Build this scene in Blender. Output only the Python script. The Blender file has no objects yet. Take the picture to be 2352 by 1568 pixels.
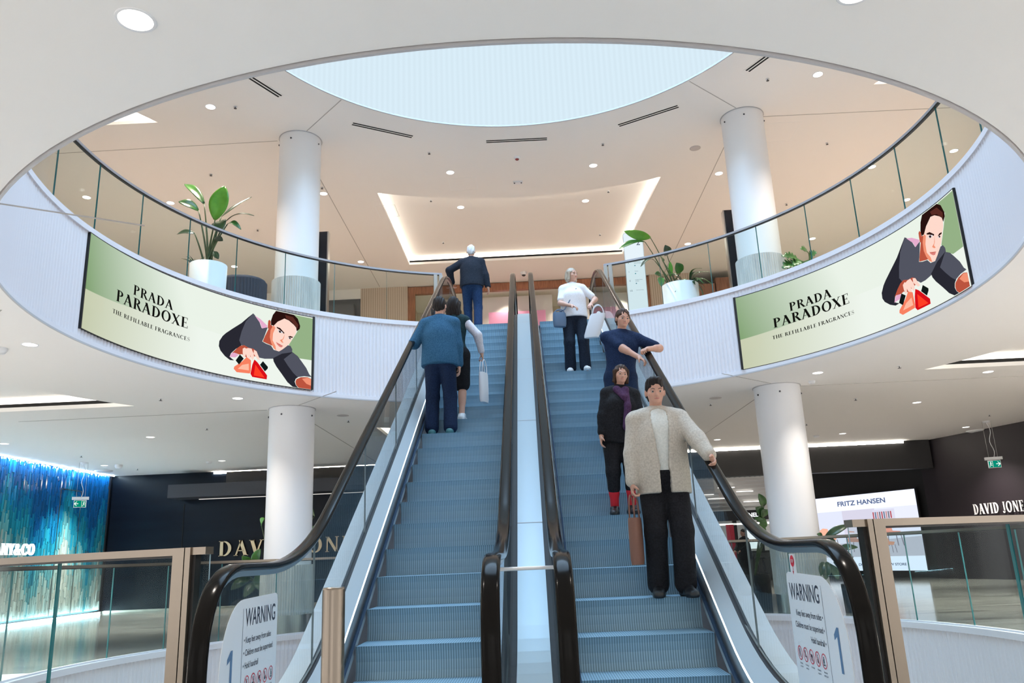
import bpy, bmesh, math, random
import numpy as np
from math import sin, cos, pi, radians, hypot, atan2, sqrt
from mathutils import Vector, Matrix

SC = bpy.context.scene
COL = SC.collection
rnd = random.Random(7)

# ------------------------------------------------------------------ camera, world, exposure
cam_data = bpy.data.cameras.new('camera')
cam_data.sensor_width = 36.0
cam_data.sensor_fit = 'HORIZONTAL'
cam_data.lens = 1835 / 2352 * 36.0
cam_data.clip_start = 0.05
cam_data.clip_end = 300
cam = bpy.data.objects.new('camera', cam_data)
COL.objects.link(cam)
_r = Vector((0.99870406, 0.03088837, -0.04044878))
_u = Vector((0.04705715, -0.25769949, 0.96507855))
_f = Vector((-0.01938607, 0.96573127, 0.25881905))
_m = Matrix((( _r.x, _u.x, -_f.x, 0.0), (_r.y, _u.y, -_f.y, 0.0), (_r.z, _u.z, -_f.z, 1.05), (0, 0, 0, 1)))
cam.matrix_world = _m
SC.camera = cam

world = bpy.data.worlds.new('world')
SC.world = world
world.use_nodes = True
_bg = world.node_tree.nodes['Background']
_bg.inputs['Color'].default_value = (0.93, 0.96, 1.0, 1)
_bg.inputs['Strength'].default_value = 1.6
# unseen surroundings as made-up bright and dark noise, to vary reflections on metal
_nt = world.node_tree
_tc = _nt.nodes.new('ShaderNodeTexCoord')
_mp = _nt.nodes.new('ShaderNodeMapping'); _mp.inputs['Scale'].default_value = (2.2, 2.2, 1.1)
_no = _nt.nodes.new('ShaderNodeTexNoise'); _no.inputs['Scale'].default_value = 1.9; _no.inputs['Detail'].default_value = 2.0
_rp = _nt.nodes.new('ShaderNodeValToRGB')
_rp.color_ramp.elements[0].position = 0.40; _rp.color_ramp.elements[0].color = (0.16, 0.16, 0.17, 1)
_rp.color_ramp.elements[1].position = 0.58; _rp.color_ramp.elements[1].color = (1.55, 1.5, 1.45, 1)
_nt.links.new(_tc.outputs['Generated'], _mp.inputs['Vector']); _nt.links.new(_mp.outputs[0], _no.inputs['Vector'])
_nt.links.new(_no.outputs[0], _rp.inputs[0]); _nt.links.new(_rp.outputs[0], _bg.inputs['Color'])

SC.view_settings.view_transform = 'Standard'
SC.view_settings.look = 'None'
SC.view_settings.gamma = 1.0
SC.view_settings.use_curve_mapping = False
SC.view_settings.exposure = 0.0
SC.cycles.use_denoising = True
SC.cycles.max_bounces = 9
SC.cycles.diffuse_bounces = 5
SC.cycles.glossy_bounces = 4
SC.cycles.transparent_max_bounces = 24
SC.cycles.sample_clamp_indirect = 6.0
SC.cycles.caustics_reflective = False
SC.cycles.caustics_refractive = False

# daylight that falls through the round roof light (its glazing stands at the top of the drum)
SKY_STRENGTH = 11.0
DRUM_STRENGTH = 0.94
SPOT_L1 = 640.0
SPOT_L2 = 650.0

# ------------------------------------------------------------------ sizes of the place
CX, CY, R = -0.15, 9.43, 5.5          # centre and radius of the round void
F1 = -0.08                            # lower floor
S = 3.88                              # lower ceiling
F2 = 5.3                              # upper floor
KERB2 = 5.43
C2 = 9.49                             # upper ceiling
RAIL1, RAIL2 = 1.155, 6.46
DCX, DCY, DR = -0.03, 9.9, 4.67       # roof light drum


def ring(th, r=R, cx=CX, cy=CY):
    a = radians(th)
    return cx + r * sin(a), cy + r * cos(a)


# ------------------------------------------------------------------ materials
MATS = {}


def mat(name, color=(0.8, 0.8, 0.8), rough=0.5, metal=0.0, emit=None, strength=0.0, spec=0.5, coat=0.0):
    if name in MATS:
        return MATS[name]
    m = bpy.data.materials.new(name)
    m.use_nodes = True
    b = m.node_tree.nodes['Principled BSDF']
    b.inputs['Base Color'].default_value = (*color, 1)
    b.inputs['Roughness'].default_value = rough
    b.inputs['Metallic'].default_value = metal
    b.inputs['Specular IOR Level'].default_value = spec
    b.inputs['Coat Weight'].default_value = coat
    if emit is not None:
        b.inputs['Emission Color'].default_value = (*emit, 1)
        b.inputs['Emission Strength'].default_value = strength
    MATS[name] = m
    return m


def emis(name, color, strength):
    if name in MATS:
        return MATS[name]
    m = bpy.data.materials.new(name)
    m.use_nodes = True
    nt = m.node_tree
    nt.nodes.clear()
    e = nt.nodes.new('ShaderNodeEmission')
    e.inputs['Color'].default_value = (*color, 1)
    e.inputs['Strength'].default_value = strength
    o = nt.nodes.new('ShaderNodeOutputMaterial')
    nt.links.new(e.outputs[0], o.inputs[0])
    MATS[name] = m
    return m


def emis_attr(name, attr, strength):
    m = emis(name, (1, 1, 1), strength)
    nt = m.node_tree
    a = nt.nodes.new('ShaderNodeAttribute')
    a.attribute_name = attr
    e = [n for n in nt.nodes if n.type == 'EMISSION'][0]
    nt.links.new(a.outputs['Color'], e.inputs['Color'])
    return m


def noisy(name, c1, c2, scale=(1, 1, 1), rough=0.5, detail=4, metal=0.0, bump=0.0, spec=0.5, nscale=5.0, contrast=(0.35, 0.65), coat=0.0):
    """principled material whose colour varies with a stretched noise"""
    if name in MATS:
        return MATS[name]
    m = mat(name, c1, rough, metal, spec=spec, coat=coat)
    nt = m.node_tree
    b = nt.nodes['Principled BSDF']
    tc = nt.nodes.new('ShaderNodeTexCoord')
    mp = nt.nodes.new('ShaderNodeMapping')
    mp.inputs['Scale'].default_value = scale
    n = nt.nodes.new('ShaderNodeTexNoise')
    n.inputs['Scale'].default_value = nscale
    n.inputs['Detail'].default_value = detail
    r = nt.nodes.new('ShaderNodeValToRGB')
    r.color_ramp.elements[0].position = contrast[0]
    r.color_ramp.elements[1].position = contrast[1]
    r.color_ramp.elements[0].color = (*c1, 1)
    r.color_ramp.elements[1].color = (*c2, 1)
    nt.links.new(tc.outputs['Object'], mp.inputs['Vector'])
    nt.links.new(mp.outputs[0], n.inputs['Vector'])
    nt.links.new(n.outputs[0], r.inputs[0])
    nt.links.new(r.outputs[0], b.inputs['Base Color'])
    if bump:
        bp = nt.nodes.new('ShaderNodeBump')
        bp.inputs['Strength'].default_value = bump
        bp.inputs['Distance'].default_value = 0.01
        nt.links.new(n.outputs[0], bp.inputs['Height'])
        nt.links.new(bp.outputs[0], b.inputs['Normal'])
    return m


def glass_mat(name, tint, fres=1.5, rough=0.0, gloss=(.45, .47, .49)):
    if name in MATS:
        return MATS[name]
    m = bpy.data.materials.new(name)
    m.use_nodes = True
    nt = m.node_tree
    nt.nodes.clear()
    t = nt.nodes.new('ShaderNodeBsdfTransparent')
    t.inputs['Color'].default_value = (*tint, 1)
    g = nt.nodes.new('ShaderNodeBsdfGlossy')
    g.inputs['Roughness'].default_value = rough
    g.inputs['Color'].default_value = (*gloss, 1)
    # reflectance after Schlick, the same from both sides of the pane
    ge = nt.nodes.new('ShaderNodeNewGeometry')
    dt = nt.nodes.new('ShaderNodeVectorMath'); dt.operation = 'DOT_PRODUCT'
    nt.links.new(ge.outputs['Normal'], dt.inputs[0]); nt.links.new(ge.outputs['Incoming'], dt.inputs[1])
    ab = nt.nodes.new('ShaderNodeMath'); ab.operation = 'ABSOLUTE'
    iv = nt.nodes.new('ShaderNodeMath'); iv.operation = 'SUBTRACT'; iv.inputs[0].default_value = 1.0
    pw = nt.nodes.new('ShaderNodeMath'); pw.operation = 'POWER'; pw.inputs[1].default_value = 5.0
    r0 = ((fres - 1) / (fres + 1)) ** 2
    f = nt.nodes.new('ShaderNodeMath'); f.operation = 'MULTIPLY_ADD'; f.inputs[1].default_value = 1 - r0; f.inputs[2].default_value = max(0.0, r0 - 0.032)
    nt.links.new(dt.outputs['Value'], ab.inputs[0]); nt.links.new(ab.outputs[0], iv.inputs[1])
    nt.links.new(iv.outputs[0], pw.inputs[0]); nt.links.new(pw.outputs[0], f.inputs[0])
    x = nt.nodes.new('ShaderNodeMixShader')
    o = nt.nodes.new('ShaderNodeOutputMaterial')
    nt.links.new(f.outputs[0], x.inputs[0])
    nt.links.new(t.outputs[0], x.inputs[1])
    nt.links.new(g.outputs[0], x.inputs[2])
    nt.links.new(x.outputs[0], o.inputs[0])
    MATS[name] = m
    return m


def ribbed(name, dark, light, pitch, rough, metal):
    """fine ribs across the object's X axis"""
    m = mat(name, light, rough, metal)
    nt = m.node_tree
    b = nt.nodes['Principled BSDF']
    tc = nt.nodes.new('ShaderNodeTexCoord')
    sx = nt.nodes.new('ShaderNodeSeparateXYZ')
    mu = nt.nodes.new('ShaderNodeMath'); mu.operation = 'MULTIPLY'; mu.inputs[1].default_value = 2 * pi / pitch
    sn = nt.nodes.new('ShaderNodeMath'); sn.operation = 'SINE'
    ma = nt.nodes.new('ShaderNodeMapRange'); ma.inputs[1].default_value = -1; ma.inputs[2].default_value = 1
    r = nt.nodes.new('ShaderNodeValToRGB')
    r.color_ramp.elements[0].position = 0.15
    r.color_ramp.elements[1].position = 0.75
    r.color_ramp.elements[0].color = (*dark, 1)
    r.color_ramp.elements[1].color = (*light, 1)
    nt.links.new(tc.outputs['Object'], sx.inputs[0])
    nt.links.new(sx.outputs[0], mu.inputs[0])
    nt.links.new(mu.outputs[0], sn.inputs[0])
    nt.links.new(sn.outputs[0], ma.inputs[0])
    nt.links.new(ma.outputs[0], r.inputs[0])
    nt.links.new(r.outputs[0], b.inputs['Base Color'])
    return m


mat('plaster', (0.88, 0.865, 0.84), 0.9, spec=0.2)
mat('plaster_upper', (0.86, 0.83, 0.795), 0.9, spec=0.2)
mat('joint', (0.42, 0.40, 0.38), 0.9)
mat('white_metal', (0.71, 0.695, 0.73), 0.5)
mat('white_satin', (0.82, 0.83, 0.85), 0.35)
mat('trim_grey', (0.45, 0.45, 0.47), 0.5)
mat('black', (0.008, 0.008, 0.009), 0.5)
mat('black_gap', (0.004, 0.004, 0.004), 0.9)
mat('rubber', (0.007, 0.0065, 0.006), 0.16, spec=0.06, coat=0.0)
mat('rubber_matt', (0.01, 0.011, 0.014), 0.6)
mat('steel', (0.56, 0.55, 0.53), 0.28, 1.0)
mat('steel_warm', (0.27, 0.23, 0.19), 0.30, 1.0)
mat('pane_edge', (0.20, 0.25, 0.27), 0.3)
mat('steel_dark', (0.10, 0.10, 0.11), 0.35, 1.0)
mat('rail_dark', (0.42, 0.42, 0.46), 0.35, 0.8)
mat('alu', (0.72, 0.75, 0.78), 0.32, 0.85)
mat('alu_deck', (0.74, 0.83, 0.90), 0.40, 0.4)
mat('brush', (0.012, 0.035, 0.075), 0.9)
mat('teal_edge', (0.02, 0.19, 0.21), 0.15, emit=(0.02, 0.25, 0.28), strength=0.0)
glass_mat('glass', (0.90, 0.945, 0.94), 1.5)
glass_mat('glass_clear', (0.955, 0.975, 0.97), 1.42)
glass_mat('glass_smoke', (0.80, 0.84, 0.85), 1.5)
emis('led_white', (0.80, 0.93, 1.0), 3.2)
emis('led_cove', (1.0, 0.90, 0.76), 6.0)
emis('led_slot', (1.0, 0.93, 0.82), 3.0)
emis('led_wash', (1.0, 0.92, 0.80), 60.0)
emis('lamp_lens', (1.0, 0.96, 0.90), 6.0)
emis('sign_white', (0.95, 0.98, 1.0), 1.5)

# ------------------------------------------------------------------ mesh helpers


class MB:
    """collects shapes and links them as one mesh object"""

    def __init__(self):
        self.v = []; self.f = []; self.mi = []; self.sm = []

    def quad(self, a, b, c, d, mi=0):
        n = len(self.v); self.v += [a, b, c, d]; self.f.append((n, n + 1, n + 2, n + 3)); self.mi.append(mi); self.sm.append(False)
        return self

    def poly(self, pts, mi=0):
        n = len(self.v); self.v += list(pts); self.f.append(tuple(range(n, n + len(pts)))); self.mi.append(mi); self.sm.append(False)
        return self

    def box(self, c, s, mi=0, rz=0.0):
        hx, hy, hz = s[0] / 2, s[1] / 2, s[2] / 2
        n = len(self.v)
        ca, sa = cos(rz), sin(rz)
        for x in (-hx, hx):
            for y in (-hy, hy):
                for z in (-hz, hz):
                    self.v.append((c[0] + x * ca - y * sa, c[1] + x * sa + y * ca, c[2] + z))
        for q in ((0, 1, 3, 2), (4, 6, 7, 5), (0, 4, 5, 1), (2, 3, 7, 6), (0, 2, 6, 4), (1, 5, 7, 3)):
            self.f.append(tuple(n + i for i in q)); self.mi.append(mi); self.sm.append(False)
        return self

    def bb(self, x0, x1, y0, y1, z0, z1, mi=0):
        return self.box(((x0 + x1) / 2, (y0 + y1) / 2, (z0 + z1) / 2), (abs(x1 - x0), abs(y1 - y0), abs(z1 - z0)), mi)

    def prism(self, pts, d, mi=0, mi_side=None):
        """planar polygon (3-D points) pushed along vector d"""
        n = len(self.v); k = len(pts); d = Vector(d)
        if mi_side is None:
            mi_side = mi
        self.v += [tuple(p) for p in pts] + [tuple(Vector(p) + d) for p in pts]
        self.f.append(tuple(range(n + k - 1, n - 1, -1))); self.mi.append(mi); self.sm.append(False)
        self.f.append(tuple(range(n + k, n + 2 * k))); self.mi.append(mi); self.sm.append(False)
        for i in range(k):
            j = (i + 1) % k
            self.f.append((n + i, n + j, n + k + j, n + k + i)); self.mi.append(mi_side); self.sm.append(False)
        return self

    def grid(self, rows, mi=0, smooth=False, closed_u=False, closed_v=False):
        n = len(self.v); R_ = len(rows); K = len(rows[0])
        for r in rows:
            self.v += [tuple(p) for p in r]
        for i in range(R_ if closed_u else R_ - 1):
            i2 = (i + 1) % R_
            for j in range(K if closed_v else K - 1):
                j2 = (j + 1) % K
                self.f.append((n + i * K + j, n + i * K + j2, n + i2 * K + j2, n + i2 * K + j)); self.mi.append(mi); self.sm.append(smooth)
        return self

    def lathe(self, prof, c=(0, 0, 0), n=32, mi=0, smooth=True, cap=True):
        """profile of (radius, z)"""
        rows = []
        for r, z in prof:
            rows.append([(c[0] + r * cos(2 * pi * i / n), c[1] + r * sin(2 * pi * i / n), c[2] + z) for i in range(n)])
        b = len(self.v)
        self.grid(rows, mi, smooth, closed_v=True)
        if cap:
            self.f.append(tuple(b + i for i in reversed(range(n)))); self.mi.append(mi); self.sm.append(False)
            e = b + (len(prof) - 1) * n
            self.f.append(tuple(e + i for i in range(n))); self.mi.append(mi); self.sm.append(False)
        return self

    def tube(self, pts, r, n=8, mi=0, cap=True, smooth=True):
        """round tube; r a number or one per point"""
        P = [Vector(p) for p in pts]
        rows = []
        up = None
        for i, p in enumerate(P):
            t = (P[min(i + 1, len(P) - 1)] - P[max(i - 1, 0)]).normalized()
            if up is None:
                up = Vector((0, 0, 1)) if abs(t.z) < 0.9 else Vector((1, 0, 0))
            a = t.cross(up)
            if a.length < 1e-6:
                a = t.cross(Vector((1, 0, 0)))
            a.normalize(); b = a.cross(t).normalized(); up = b
            rr = r[i] if isinstance(r, (list, tuple)) else r
            rows.append([tuple(p + a * (rr * cos(2 * pi * k / n)) + b * (rr * sin(2 * pi * k / n))) for k in range(n)])
        s = len(self.v)
        self.grid(rows, mi, smooth, closed_v=True)
        if cap:
            self.f.append(tuple(s + i for i in range(n))); self.mi.append(mi); self.sm.append(False)
            e = s + (len(P) - 1) * n
            self.f.append(tuple(e + i for i in reversed(range(n)))); self.mi.append(mi); self.sm.append(False)
        return self

    def sphere(self, c, r, n=12, m=8, mi=0):
        rr = r if isinstance(r, (tuple, list)) else (r, r, r)
        rows = []
        for j in range(m + 1):
            a = -pi / 2 + pi * j / m
            a = max(min(a, pi / 2 - 1e-3), -pi / 2 + 1e-3)
            rows.append([(c[0] + rr[0] * cos(a) * cos(2 * pi * i / n), c[1] + rr[1] * cos(a) * sin(2 * pi * i / n), c[2] + rr[2] * sin(a)) for i in range(n)])
        return self.grid(rows, mi, True, closed_v=True)

    def build(self, name, mats, parent=None, loc=None, recalc=True):
        me = bpy.data.meshes.new(name)
        me.from_pydata([tuple(p) for p in self.v], [], self.f)
        if not isinstance(mats, (list, tuple)):
            mats = [mats]
        for m in mats:
            me.materials.append(MATS[m] if isinstance(m, str) else m)
        me.polygons.foreach_set('material_index', self.mi)
        me.polygons.foreach_set('use_smooth', self.sm)
        if recalc:
            bm = bmesh.new(); bm.from_mesh(me)
            bmesh.ops.recalc_face_normals(bm, faces=bm.faces)
            bm.to_mesh(me); bm.free()
        me.update()
        o = bpy.data.objects.new(name, me)
        COL.objects.link(o)
        if parent is not None:
            o.parent = parent
        if loc is not None:
            o.location = loc
        return o


def tag(o, label=None, cat=None, group=None, kind=None):
    if label:
        o['label'] = label
    if cat:
        o['category'] = cat
    if group:
        o['group'] = group
    if kind:
        o['kind'] = kind
    return o


def thing(name, label, cat, loc=(0, 0, 0), rz=0.0, group=None, kind=None):
    o = bpy.data.objects.new(name, None)
    o.empty_display_size = 0.1
    COL.objects.link(o)
    o.location = loc
    o.rotation_euler = (0, 0, rz)
    return tag(o, label, cat, group, kind)


def dup(root, loc, rz=None, label=None):
    """a copy of a thing with copies of its parts and their sub-parts"""
    r = root.copy(); COL.objects.link(r); r.location = loc
    if rz is not None:
        r.rotation_euler = (0, 0, rz)
    if label:
        r['label'] = label
    for ch in list(root.children):
        c = ch.copy(); COL.objects.link(c); c.parent = r
        for g in list(ch.children):
            d = g.copy(); COL.objects.link(d); d.parent = c
    return r


def fillet(pts, rad, n=8):
    """2-D polyline with its inner corners rounded"""
    out = [pts[0]]
    for i in range(1, len(pts) - 1):
        p0, p1, p2 = Vector(pts[i - 1]), Vector(pts[i]), Vector(pts[i + 1])
        r = rad[i] if isinstance(rad, (list, tuple)) else rad
        a = (p0 - p1).normalized(); b = (p2 - p1).normalized()
        if r <= 0:
            out.append(tuple(p1)); continue
        t = min(r, (p0 - p1).length * 0.5, (p2 - p1).length * 0.5)
        q0, q2 = p1 + a * t, p1 + b * t
        for k in range(n + 1):
            s = k / n
            out.append(tuple(q0 * (1 - s) ** 2 + p1 * 2 * s * (1 - s) + q2 * s * s))
    out.append(pts[-1])
    return out


def arc_band(r0, r1, z0, z1, t0, t1, n, cx=CX, cy=CY, mi=0, mb=None, mi_end=None):
    """curved box around the void between two angles (degrees)"""
    mb = mb or MB()
    rows = []
    for i in range(n + 1):
        t = t0 + (t1 - t0) * i / n
        a, b = ring(t, r0, cx, cy), ring(t, r1, cx, cy)
        rows.append([(a[0], a[1], z0), (a[0], a[1], z1), (b[0], b[1], z1), (b[0], b[1], z0)])
    mb.grid(rows, mi, closed_v=True)
    e = mi if mi_end is None else mi_end
    mb.poly(rows[0], e); mb.poly(list(reversed(rows[-1])), e)
    return mb


def plate_with_holes(z, outer, holes, name, material, parent=None, up=False, thick=0.0):
    bm = bmesh.new()
    for loop in [outer] + holes:
        vs = [bm.verts.new((x, y, z)) for x, y in loop]
        for i in range(len(vs)):
            bm.edges.new((vs[i], vs[(i + 1) % len(vs)]))
    bmesh.ops.triangle_fill(bm, use_beauty=True, use_dissolve=False, edges=bm.edges[:])
    for f in bm.faces:
        if (f.normal.z > 0) != up:
            f.normal_flip()
    if thick:
        g = bmesh.ops.extrude_face_region(bm, geom=bm.faces[:])
        for v in [e for e in g['geom'] if isinstance(e, bmesh.types.BMVert)]:
            v.co.z += thick
        bmesh.ops.recalc_face_normals(bm, faces=bm.faces)
    me = bpy.data.meshes.new(name)
    bm.to_mesh(me); bm.free()
    me.materials.append(MATS[material])
    o = bpy.data.objects.new(name, me)
    COL.objects.link(o)
    if parent:
        o.parent = parent
    return o


def circle(cx, cy, r, n=128):
    return [(cx + r * sin(2 * pi * i / n), cy + r * cos(2 * pi * i / n)) for i in range(n)]


# ------------------------------------------------------------------ lettering
def sans_mesh(text, size, align='LEFT', sx=1.0, bold=0.012):
    """(verts2d, faces) of sans lettering; size is the capital height"""
    cu = bpy.data.curves.new('letters', 'FONT')
    cu.body = text
    cu.size = size / 0.73
    cu.offset = bold * size
    cu.align_x = align
    o = bpy.data.objects.new('letters', cu)
    COL.objects.link(o)
    dg = bpy.context.evaluated_depsgraph_get()
    me = bpy.data.meshes.new_from_object(o.evaluated_get(dg))
    vs = [(v.co.x * sx, v.co.y) for v in me.vertices]
    fs = [tuple(p.vertices) for p in me.polygons]
    bpy.data.objects.remove(o)
    bpy.data.curves.remove(cu)
    bpy.data.meshes.remove(me)
    return vs, fs


def put_flat(mb, vs, fs, fn, mi=0):
    n = len(mb.v)
    mb.v += [fn(x, y) for x, y in vs]
    for f in fs:
        mb.f.append(tuple(n + i for i in f)); mb.mi.append(mi); mb.sm.append(False)


T_, t_ = 0.20, 0.075


def _rect(x0, x1, y0, y1):
    return [(x0, y0), (x1, y0), (x1, y1), (x0, y1)]


def _stem(x, w=T_, y0=0.0, y1=1.0):
    s = 0.075; k = 0.045
    return [_rect(x - w / 2, x + w / 2, y0, y1), _rect(x - w / 2 - s, x + w / 2 + s, y0, y0 + k), _rect(x - w / 2 - s, x + w / 2 + s, y1 - k, y1)]


def _arc(cx, cy, rx, ry, a0, a1, wx=T_, wy=t_, n=14):
    out = []
    for i in range(n):
        q = []
        for a, o in ((a0 + (a1 - a0) * i / n, 1), (a0 + (a1 - a0) * (i + 1) / n, 1), (a0 + (a1 - a0) * (i + 1) / n, 0), (a0 + (a1 - a0) * i / n, 0)):
            a = radians(a)
            q.append((cx + (rx - (0 if o else wx)) * cos(a), cy + (ry - (0 if o else wy)) * sin(a)))
        out.append(q)
    return out


def _diag(x0, y0, x1, y1, w):
    return [[(x0 - w / 2, y0), (x0 + w / 2, y0), (x1 + w / 2, y1), (x1 - w / 2, y1)]]


def _foot(x, y, w=0.24):
    return [_rect(x - w / 2, x + w / 2, y, y + 0.045)]


def _tick(x, y0, y1, w=0.045):
    return [_rect(x - w / 2, x + w / 2, y0, y1)]


def _stroke(pts, ws):
    out = []
    for i in range(len(pts) - 1):
        (x0, y0), (x1, y1) = pts[i], pts[i + 1]
        L = hypot(x1 - x0, y1 - y0); nx, ny = -(y1 - y0) / L, (x1 - x0) / L
        a, b = ws[i] / 2, ws[i + 1] / 2
        out.append([(x0 - nx * a, y0 - ny * a), (x1 - nx * b, y1 - ny * b), (x1 + nx * b, y1 + ny * b), (x0 + nx * a, y0 + ny * a)])
    return out


def glyph(ch):
    """serif capital: (polygons, advance) for a capital height of one"""
    if ch == ' ':
        return [], 0.34
    if ch == 'I':
        return _stem(0.2), 0.42
    if ch == 'L':
        return _stem(0.2) + [_rect(0.2, 0.62, 0, 0.05)] + _tick(0.6, 0, 0.24), 0.68
    if ch in 'EF':
        p = _stem(0.2) + [_rect(0.2, 0.62, 0.95, 1.0), _rect(0.2, 0.5, 0.48, 0.53)] + _tick(0.6, 0.78, 1.0) + _tick(0.49, 0.4, 0.62)
        if ch == 'E':
            p += [_rect(0.2, 0.65, 0, 0.05)] + _tick(0.63, 0, 0.24)
        return p, 0.74 if ch == 'E' else 0.68
    if ch == 'T':
        return _stem(0.36) + [_rect(0.0, 0.72, 0.95, 1.0)] + _tick(0.02, 0.76, 1.0) + _tick(0.7, 0.76, 1.0), 0.76
    if ch == 'H':
        return _stem(0.2) + _stem(0.72) + [_rect(0.2, 0.72, 0.48, 0.53)], 0.94
    if ch == 'N':
        return _stem(0.16, t_) + _stem(0.76, t_) + _diag(0.76, 0.0, 0.16, 1.0, 0.2), 0.94
    if ch == 'A':
        return _diag(0.08, 0, 0.40, 1.0, t_ + 0.02) + _diag(0.70, 0, 0.36, 1.0, T_ + 0.02) + [_rect(0.18, 0.6, 0.3, 0.35)] + _foot(0.08, 0) + _foot(0.70, 0, 0.32), 0.84
    if ch == 'V':
        return _diag(0.42, 0, 0.1, 1.0, T_ + 0.02) + _diag(0.40, 0, 0.72, 1.0, t_ + 0.02) + _foot(0.1, 0.955, 0.32) + _foot(0.72, 0.955), 0.82
    if ch == 'Y':
        return _stem(0.38, T_, 0, 0.46)[:2] + _diag(0.38, 0.42, 0.1, 1.0, T_) + _diag(0.38, 0.42, 0.68, 1.0, t_) + _foot(0.1, 0.955, 0.3) + _foot(0.68, 0.955), 0.78
    if ch == 'X':
        return _diag(0.66, 0, 0.12, 1.0, T_ + 0.03) + _diag(0.1, 0, 0.66, 1.0, t_) + _foot(0.1, 0) + _foot(0.66, 0, 0.32) + _foot(0.12, 0.955, 0.32) + _foot(0.66, 0.955), 0.8
    if ch == 'O':
        return _arc(0.44, 0.5, 0.44, 0.52, 0, 360, n=32), 0.92
    if ch in 'CG':
        p = _arc(0.44, 0.5, 0.44, 0.52, 42, 318, n=24) + _tick(0.77, 0.62, 0.95) + ([_rect(0.7, 0.86, 0.0, 0.44), _rect(0.62, 0.92, 0.42, 0.46)] if ch == 'G' else _tick(0.77, 0.08, 0.3))
        return p, 0.9 if ch == 'C' else 0.97
    if ch == 'D':
        return _stem(0.2) + _arc(0.30, 0.5, 0.52, 0.5, -90, 90, n=20) + [_rect(0.2, 0.31, 0.95, 1), _rect(0.2, 0.31, 0, 0.05)], 0.9
    if ch in 'PRB':
        p = _stem(0.2) + _arc(0.34, 0.745, 0.33, 0.255, -90, 90, wx=T_ - 0.02) + [_rect(0.2, 0.35, 0.95, 1), _rect(0.2, 0.35, 0.49, 0.54)]
        if ch == 'R':
            p += _diag(0.74, 0, 0.42, 0.5, T_ + 0.01) + _foot(0.76, 0, 0.22)
        if ch == 'B':
            p += _arc(0.34, 0.265, 0.38, 0.265, -90, 90) + [_rect(0.2, 0.35, 0.0, 0.05)]
        return p, {'P': 0.72, 'R': 0.84, 'B': 0.8}[ch]
    if ch == 'J':
        return [_rect(0.22, 0.39, 0.2, 1.0), _rect(0.14, 0.47, 0.955, 1.0)] + _arc(0.2, 0.15, 0.19, 0.2, -180, 0, wx=0.1), 0.52
    if ch == 'S':
        pts = []
        for i in range(15):
            a = radians(30 + i * 17.5)
            pts.append((0.32 + 0.22 * cos(a), 0.735 + 0.235 * sin(a)))
        for i in range(15):
            a = radians(100 - i * 17.5)
            pts.append((0.32 + 0.25 * cos(a), 0.265 + 0.24 * sin(a)))
        n = len(pts)
        ws = [0.05 + 0.11 * math.exp(-((i - n / 2) / 5.0) ** 2) for i in range(n)]
        return _stroke(pts, ws) + _tick(0.53, 0.72, 0.99) + _tick(0.07, 0.02, 0.28), 0.68
    if ch == '&':
        return (_arc(0.36, 0.77, 0.2, 0.23, 0, 360, wx=0.1, n=20) + _arc(0.34, 0.27, 0.34, 0.29, 60, 330, n=20) + _diag(0.84, 0, 0.26, 0.62, 0.15)
                + _diag(0.62, 0.1, 0.8, 0.5, 0.06) + _foot(0.8, 0.5)), 1.0
    return _stem(0.2), 0.42


def serif_polys(text, track=0.06):
    out = []; x = 0.0
    for ch in text:
        p, adv = glyph(ch)
        out.append((ch, [[(q[0] + x, q[1]) for q in g] for g in p]))
        x += adv + track
    return out, x - track


def serif_into(mb, text, x0, x1, y0, h, fn, mi=0, track=0.06, depth=None):
    """serif lettering fitted between x0 and x1; fn(x, y, k) gives the 3-D point (k 0 back, 1 front)"""
    g, w = serif_polys(text, track)
    s = (x1 - x0) / w
    for ch, polys in g:
        for p in polys:
            pts = [(x0 + a * s, y0 + b * h) for a, b in p]
            if depth is None:
                mb.poly([fn(a, b, 1) for a, b in pts], mi)
            else:
                fr = [fn(a, b, 1) for a, b in pts]; bk = [fn(a, b, 0) for a, b in pts]
                mb.poly(fr, mi); mb.poly(bk, mi)
                for i in range(len(pts)):
                    j = (i + 1) % len(pts)
                    mb.quad(fr[i], fr[j], bk[j], bk[i], mi)

# ================================================================== the setting
def struct(o, label=None, cat=None):
    return tag(o, label, cat, None, 'structure')


def arc_loop(r, t0, t1, n, cx=CX, cy=CY):
    return [ring(t0 + (t1 - t0) * i / n, r, cx, cy) for i in range(n + 1)]


# recess outlines in plan (the same on both storeys)
REC_L = arc_loop(8.1, -57.8, -122, 26) + [(-12.0, 5.14), (-12.0, 13.72)]
REC_R = arc_loop(8.22, 58.4, 122, 26) + [(12.0, 5.2), (12.0, 13.75)]
REC_B = arc_loop(8.52, -22.4, 23.9, 16) + [(2.92, 22.15), (-3.39, 22.18)]


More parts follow.
